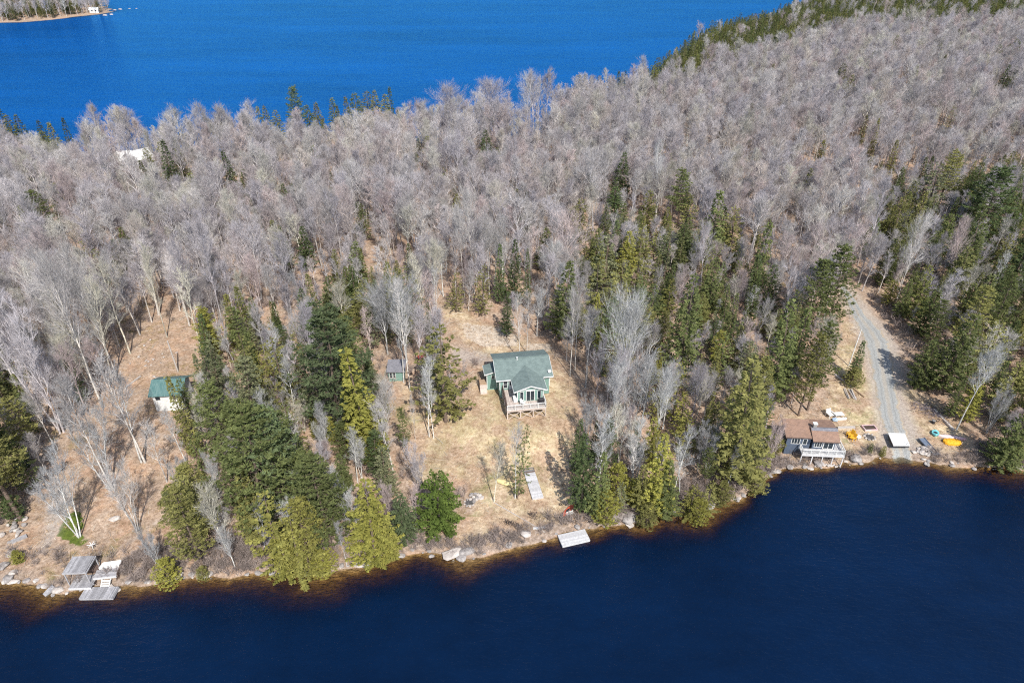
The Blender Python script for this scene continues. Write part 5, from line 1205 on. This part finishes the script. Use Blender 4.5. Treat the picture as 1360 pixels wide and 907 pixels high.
def logs(name, px, py, n, l, r, rz, mat, label, spread=.5, levels=2):
    """a stack of poles or firewood"""
    p = G(px, py); t = empty(name, (p.x, p.y, p.z), rz, label, 'log pile'); rr = random.Random(px)
    for i in range(n):
        lv = i*levels//n; X = rr.uniform(-spread, spread); L2 = l*rr.uniform(.8,1.); m = MB()
        m.tube((X+rr.uniform(-.15,.15), -L2/2, r+lv*r*1.7), (X+rr.uniform(-.15,.15), L2/2, r+lv*r*1.7+rr.uniform(0,.08)), r, r*.8, 6, True); m.obj('log', M[mat], t)
logs('lumber_stack', 1129, 524, 7, 3.3, .1, -.12, 'log', 'stack of silvered poles beside the gravel road above the clutter', .7)
beam('fallen_log', (1108,498), (1133,516), .28, .28, 'log', 'long silvered log lying uphill of the pole stack', 'log')
beam('fallen_log', (1133,516), (1148,528), .22, .22, 'wood', 'pale split log lying end to end with the silvered one', 'log')
logs('firewood_pile', 1245, 560, 14, .5, .11, .4, 'wood', 'heap of split orange firewood below the fallen pale trunk', .8, 3)
beam('fallen_log', (1240,545), (1266,572), .4, .35, 'rockp', 'pale peeled trunk lying along the wood edge', 'log')
p = G(1239, 562); t = empty('cooking_pot', (p.x, p.y, p.z), 0, 'small dark drum standing beside the split firewood', 'drum'); MB().tube((0,0,0),(0,0,.6),.28,.3,10,True).obj('drum_body', M['black'], t); MB().tube((0,0,.6),(0,0,.66),.32,.25,10,True).obj('lid', M['found'], t)
# brush heap
K = TB(); rr = random.Random(9)
for _ in range(700):
    a = Vector((rr.gauss(0,1.1), rr.gauss(0,1.9), rr.uniform(0,.5))); d = Vector((rr.gauss(0,1), rr.gauss(0,1), rr.gauss(0,.3))).normalized()*rr.uniform(.4,1.2); K.blade(a, a+d, .07, rr)
me = trimesh('brush_pile', [tuple(v) for v in K.v], K.f, M['scrub']); o = bpy.data.objects.new('brush', me); o['kind']='stuff'; C.objects.link(o); p = G(1232,544); o.location = p; o.rotation_euler[2] = .5; o.color = (.22,.19,.22,1); tag(o, 'dark heap of cut brush above the peeled trunk', 'brush pile')
# poles
def pole(px, py, ty, r, label, lean=(0,0), name='utility_pole', mat='log'):
    p = G(px, py); h = 1
    while PX(p.x, p.y, p.z+h)[1] > ty and h < 20: h += .1
    m = MB(); m.tube((0,0,-.5),(lean[0]*h,lean[1]*h,h),r,r*.7,8,True); o = m.obj(name, M[mat], None, tuple(p)); return tag(o, label, 'pole')
pole(236.5, 493.5, 453, .16, 'bare silvered pole standing behind the white cabin', (-.03,0))
pole(1127, 486, 438, .11, 'slim white pole at the left verge of the gravel road', (.03,0), mat='white')
pole(577, 384, 335, .14, 'slim white pole at the edge of the wood above the house clearing', (.02,0), mat='white')
beam('fallen_log', (224,494), (249,500), .3, .3, 'wood', 'peeled log lying at the foot of the bare silvered pole', 'log')
beam('fallen_log', (165,517), (187,500), .22, .22, 'log', 'thin bleached log lying uphill left of the white cabin', 'log')
beam('fallen_log', (173,520), (190,505), .2, .2, 'wood', 'orange split log lying next to the thin bleached log', 'log')
beam('timber_beam', (266,535), (285,533), .25, .25, 'wood', 'orange plank just right of the white cabin', 'timber')
beam('timber_beam', (15,721), (36,712), .55, .3, 'deck', 'squared grey timber on the clearing by the left rock heap', 'timber')
beam('timber_beam', (12,717), (26,706), .15, .15, 'wood', 'thin brown board lying behind the squared grey timber', 'timber')
beam('fallen_pole', (657,668), (724,707), .12, .12, 'log', 'long thin grey pole slanting down the lawn to the shore', 'pole')
beam('white_board', (708,702), (730,700), .35, .12, 'white', 'white board across the lower end of the long thin pole', 'board')
beam('timber_beam', (59,790), (72,779), .7, .3, 'deck', 'short grey timber slanting into the water left of the docks', 'timber')
for a, b, lab in (((675,694),(681,700),'upper left'),((686,698),(693,703),'middle'),((707,684),(714,692),'upper')):
    A = G(*a); K = TB(); rr = random.Random(a[0])
    for _ in range(160): q = Vector((rr.gauss(0,.55), rr.gauss(0,.3), 0)); K.blade(q, q+Vector((rr.uniform(-.3,.3), rr.uniform(-.3,.3), rr.uniform(.1,.45))), .07, rr)
    me = trimesh('dark_shrub', [tuple(v) for v in K.v], K.f, M['scrub']); o = bpy.data.objects.new('dark_shrub', me); C.objects.link(o); o.location = A; o.rotation_euler[2] = -.5; o.color = (.10,.085,.09,1)
    tag(o, f'low dark dead shrub by the thin lawn pole, the {lab} of three', 'bush', 'dark shrubs on the lawn shore')
# small board beside the kayak
A = G(757, 684.5); t = empty('garden_bench', (A.x, A.y, A.z), math.radians(22), 'small white bench beside the red kayak', 'bench'); MB().box(-.55,.55,-.15,.15,.36,.42).obj('seat', M['white'], t)
MB().box(-.5,-.42,-.14,.14,0,.36).obj('leg', M['white'], t); MB().box(.42,.5,-.14,.14,0,.36).obj('leg', M['white'], t); MB().box(-.55,.55,.13,.18,.5,.75).obj('backrest', M['white'], t)
# red cart behind the teal shed
p = G(560, 478); t = empty('garden_cart', (p.x, p.y, p.z), .4, 'small faded red cart between the teal shed and the house clearing', 'cart')
MB().hexa([(-.6,-.4,.4),(.6,-.4,.4),(.6,.4,.4),(-.6,.4,.4),(-.75,-.5,.9),(.75,-.5,.9),(.75,.5,.9),(-.75,.5,.9)]).obj('tub', M['redt'], t)
for s in (-1, 1): MB().tube((.1,s*.5,.28),(.1,s*.6,.28),.28,.28,10,True).obj('wheel', M['black'], t)
MB().bar((-.7,-.3,.6),(-1.5,-.3,.8),.06).bar((-.7,.3,.6),(-1.5,.3,.8),.06).obj('handle', M['dwood'], t)
# white clothes dryer
p = G(124, 729); t = empty('clothes_dryer', (p.x, p.y, p.z), .3, 'white star-shaped clothes dryer frame on the clearing above the docks', 'clothes dryer')
MB().tube((0,0,0),(0,0,.9),.05,.05,6,True).obj('post', M['white'], t)
for k in range(6): a = k*PI/3; MB().bar((0,0,.8),(math.cos(a)*.55,math.sin(a)*.55,.95),.07).obj('arm', M['white'], t)
# dead tree fallen in the water
K = TB(); rr = random.Random(3)
for i in range(9):
    az = PI+rr.uniform(-.6,.6); d = Vector((math.cos(az), math.sin(az)*.8, rr.uniform(0,.25))); a = Vector((0,0,.1)); 
    for s_ in range(3):
        b = a+d*rr.uniform(.7,1.1)+Vector((0,rr.uniform(-.3,.3),0)); K.tube(a, b, .06-.015*s_, .045-.015*s_, 4)
        for _ in range(4): K.blade(a.lerp(b, rr.random()), b+Vector((rr.uniform(-.8,.2), rr.uniform(-.8,.8), rr.uniform(0,.4))), .05, rr)
        a = b
me = trimesh('driftwood', [tuple(v) for v in K.v], K.f, M['log']); o = bpy.data.objects.new('driftwood', me); C.objects.link(o); x, y = wpt(1036, 629, .1); o.location = (x, y, .1); tag(o, 'bleached branchy driftwood in the shallows below the brown-roofed cottage', 'driftwood')

# ------------------------------------------------------------------ boulders
def boulder(px, py, sx, sy, sz, label, pale=False, rz=None, sink=.25, group=None, i=[0]):
    i[0] += 1; p = G(px, py); p = Vector((*WP(px, py, max(p.z,.1)), max(hz(p.x, p.y), -.3)))
    o = bpy.data.objects.new('boulder', (RP if pale else RM)[i[0] % (5 if pale else 7)]); C.objects.link(o)
    o.location = (p.x, p.y, p.z+sz*(.62-sink)); o.scale = (sx, sy, sz); o.rotation_euler[2] = random.uniform(0,6) if rz is None else rz
    return tag(o, label, 'boulder', group)
boulder(601,736,1.9,1.1,1.0,'broad pale boulder, largest of the three at the lawn shore', True, .5)
boulder(613,741,.9,.8,.7,'rounded boulder in the water at the foot of the broad pale one', False)
boulder(619,734,1.3,.8,.8,'grey boulder right of the broad pale one on the lawn shore', False, .3)
boulder(699,711,1.,.85,.8,'pale grey boulder below the thin fallen pole', True)
boulder(835,690,1.3,1.2,1.1,'round grey boulder at the water right of the floating dock', False)
boulder(836,697,.8,.6,.5,'pinkish flat boulder in the water under the round grey one', True)
boulder(817,683,1.4,1.6,.8,'cream ledge boulder on the bank left of the round grey boulder', True)
boulder(153,690,0.94,0.65,0.58,'pale boulder lying in the upper clearing above the docks', True)
boulder(60,779,0.65,0.50,0.43,'white shore boulder nearest the slanting grey timber', True)
boulder(78,784,0.79,0.65,0.50,'white shore boulder right beside the boat shelter', True)
boulder(48,772,0.43,0.43,0.36,'small pale shore boulder where the small cove ends', True)
boulder(18,761,0.58,0.50,0.43,'white boulder on the bank behind the small cove', True)
boulder(16,772,1.15,0.50,0.36,'long low pale slab boulder at the frame-edge cove', True, .2)
boulder(15,735,1.01,0.72,0.50,'broad pinkish boulder above the cove', True)
boulder(486,749,1.6,.7,.7,'flat pale boulder at the water under the yellow-green spruce', True, .2)
boulder(940,674,1.5,.8,.8,'grey ledge boulder right of the golden evergreen bush', False, .3)
boulder(880,680,2.2,.9,.8,'long grey ledge boulder left of the golden evergreen bush', False, .3)
boulder(1136,611,1.,1.1,1.,'round blue-grey boulder standing in the water between cottage and float', False)
boulder(1135,605,.35,.35,.3,'small white stone on top of the bank behind the round blue-grey boulder', True)
boulder(6,752,1.,.8,.6,'grey boulder at the edge of the picture above the cove', False)
boulder(152,14,2.,1.5,1.2,'boulder at the very tip of the wooded point', True)
for px, py, w in ((160,13,1.3),(172,12,.8),(181,12,.7),(140,21,1.5),(148,20,1.2)):
    x, y = wpt(px, py, 0); o = bpy.data.objects.new('boulder', RP[px % 5]); C.objects.link(o); o.location = (x,y,.1); o.scale = (w*1.6,w,w); tag(o, 'low rock off the tip of the far wooded point', 'boulder', 'rocks off the far point')
rr = random.Random(12)
for i in range(26):   # bank heap of white rubble
    px, py = rr.gauss(1228, 6), rr.gauss(599, 5); boulder(px, py, *(rr.uniform(.25,.55) for _ in range(3)), 'angular white stone in the rubble heap beside the blue-grey gangway', True, group='white rubble by the gangway', sink=.0)
for i in range(14): boulder(rr.gauss(21, 7), rr.gauss(702, 9), *(rr.uniform(.25,.6) for _ in range(3)), 'stone in the rock heap at the pine edge of the clearing', i % 2 == 0, group='rock heap under the pines', sink=.1)
for i in range(12): boulder(rr.gauss(632, 4), rr.gauss(660, 3), *(rr.uniform(.2,.5) for _ in range(3)), 'stone in the rock heap behind the lawn fire ring', i % 2 == 0, group='rock heap on the lawn', sink=.1)
for i in range(22): boulder(1083+34*i/21+rr.uniform(-1,1), 618.5+rr.uniform(-1,1.2), *(rr.uniform(.15,.32) for _ in range(3)), 'small white stone in the line of stones under the brown-roofed cottage', True, group='line of white stones', sink=0)
for i in range(16): boulder(rr.gauss(205, 14), rr.gauss(475, 14), *(rr.uniform(.15,.35) for _ in range(3)), 'pale stone scattered over the slope above the white cabin', True, group='stones above the white cabin', sink=.1)
pts_ = [(a, b) for a, b in near_px if 0 <= a <= 1360]
nn = 0
for i in range(len(pts_)-1):
    (xa, ya), (xb, yb) = pts_[i], pts_[i+1]; n = max(1, int((xb-xa)/ (8 if not 560 < xa < 800 else 16)))
    for k in range(n):
        t = rr.random(); px, py = xa+(xb-xa)*t, ya+(yb-ya)*t+rr.uniform(-4,3)
        if 1175 < px < 1222: continue
        s = rr.uniform(.15,.5) if rr.random() < .85 else rr.uniform(.5,.85); nn += 1
        w_, lm = where(px, py)
        boulder(px, py, s*rr.uniform(.8,1.4), s, s*.8, f'grey shore rock at the waterline {w_}', rr.random() < .2, group=f'shore rocks near the {lm}', sink=.25)


# ------------------------------------------------------------------ light
w = bpy.data.worlds.new("World"); scene.world = w; w.use_nodes = True
nt = w.node_tree; bg = nt.nodes['Background']
sky = nt.nodes.new('ShaderNodeTexSky'); sky.sky_type = 'NISHITA'; sky.sun_disc = False
EL, AZ = math.radians(47), math.radians(20)
# sun stands behind the camera and to its right: direction towards it
sd = Vector((math.sin(AZ)*math.cos(EL), -math.cos(AZ)*math.cos(EL), math.sin(EL)))
sky.sun_elevation = EL; sky.sun_rotation = math.atan2(sd.x, sd.y)
nt.links.new(sky.outputs[0], bg.inputs[0]); bg.inputs[1].default_value = .15
sl = bpy.data.lights.new('sun', 'SUN'); sl.energy = 4.7; sl.angle = math.radians(.5); sl.color = (1, .955, .89)
so = bpy.data.objects.new('sun', sl); C.objects.link(so); so.rotation_euler = (-sd).to_track_quat('-Z', 'Y').to_euler()
scene.view_settings.view_transform = 'Standard'; scene.view_settings.look = 'None'; scene.view_settings.exposure = .12; scene.view_settings.gamma = 1
scene.render.engine = 'CYCLES'; cy = scene.cycles; cy.sample_clamp_direct = 2; cy.sample_clamp_indirect = 1.5
cy.max_bounces = 6; cy.diffuse_bounces = 2; cy.glossy_bounces = 2; cy.transparent_max_bounces = 6; cy.transmission_bounces = 2
cy.use_denoising = False; cy.pixel_filter_type = 'BLACKMAN_HARRIS'; cy.filter_width = 1.15
try: cy.use_adaptive_sampling = True; cy.adaptive_threshold = .02
except Exception: pass
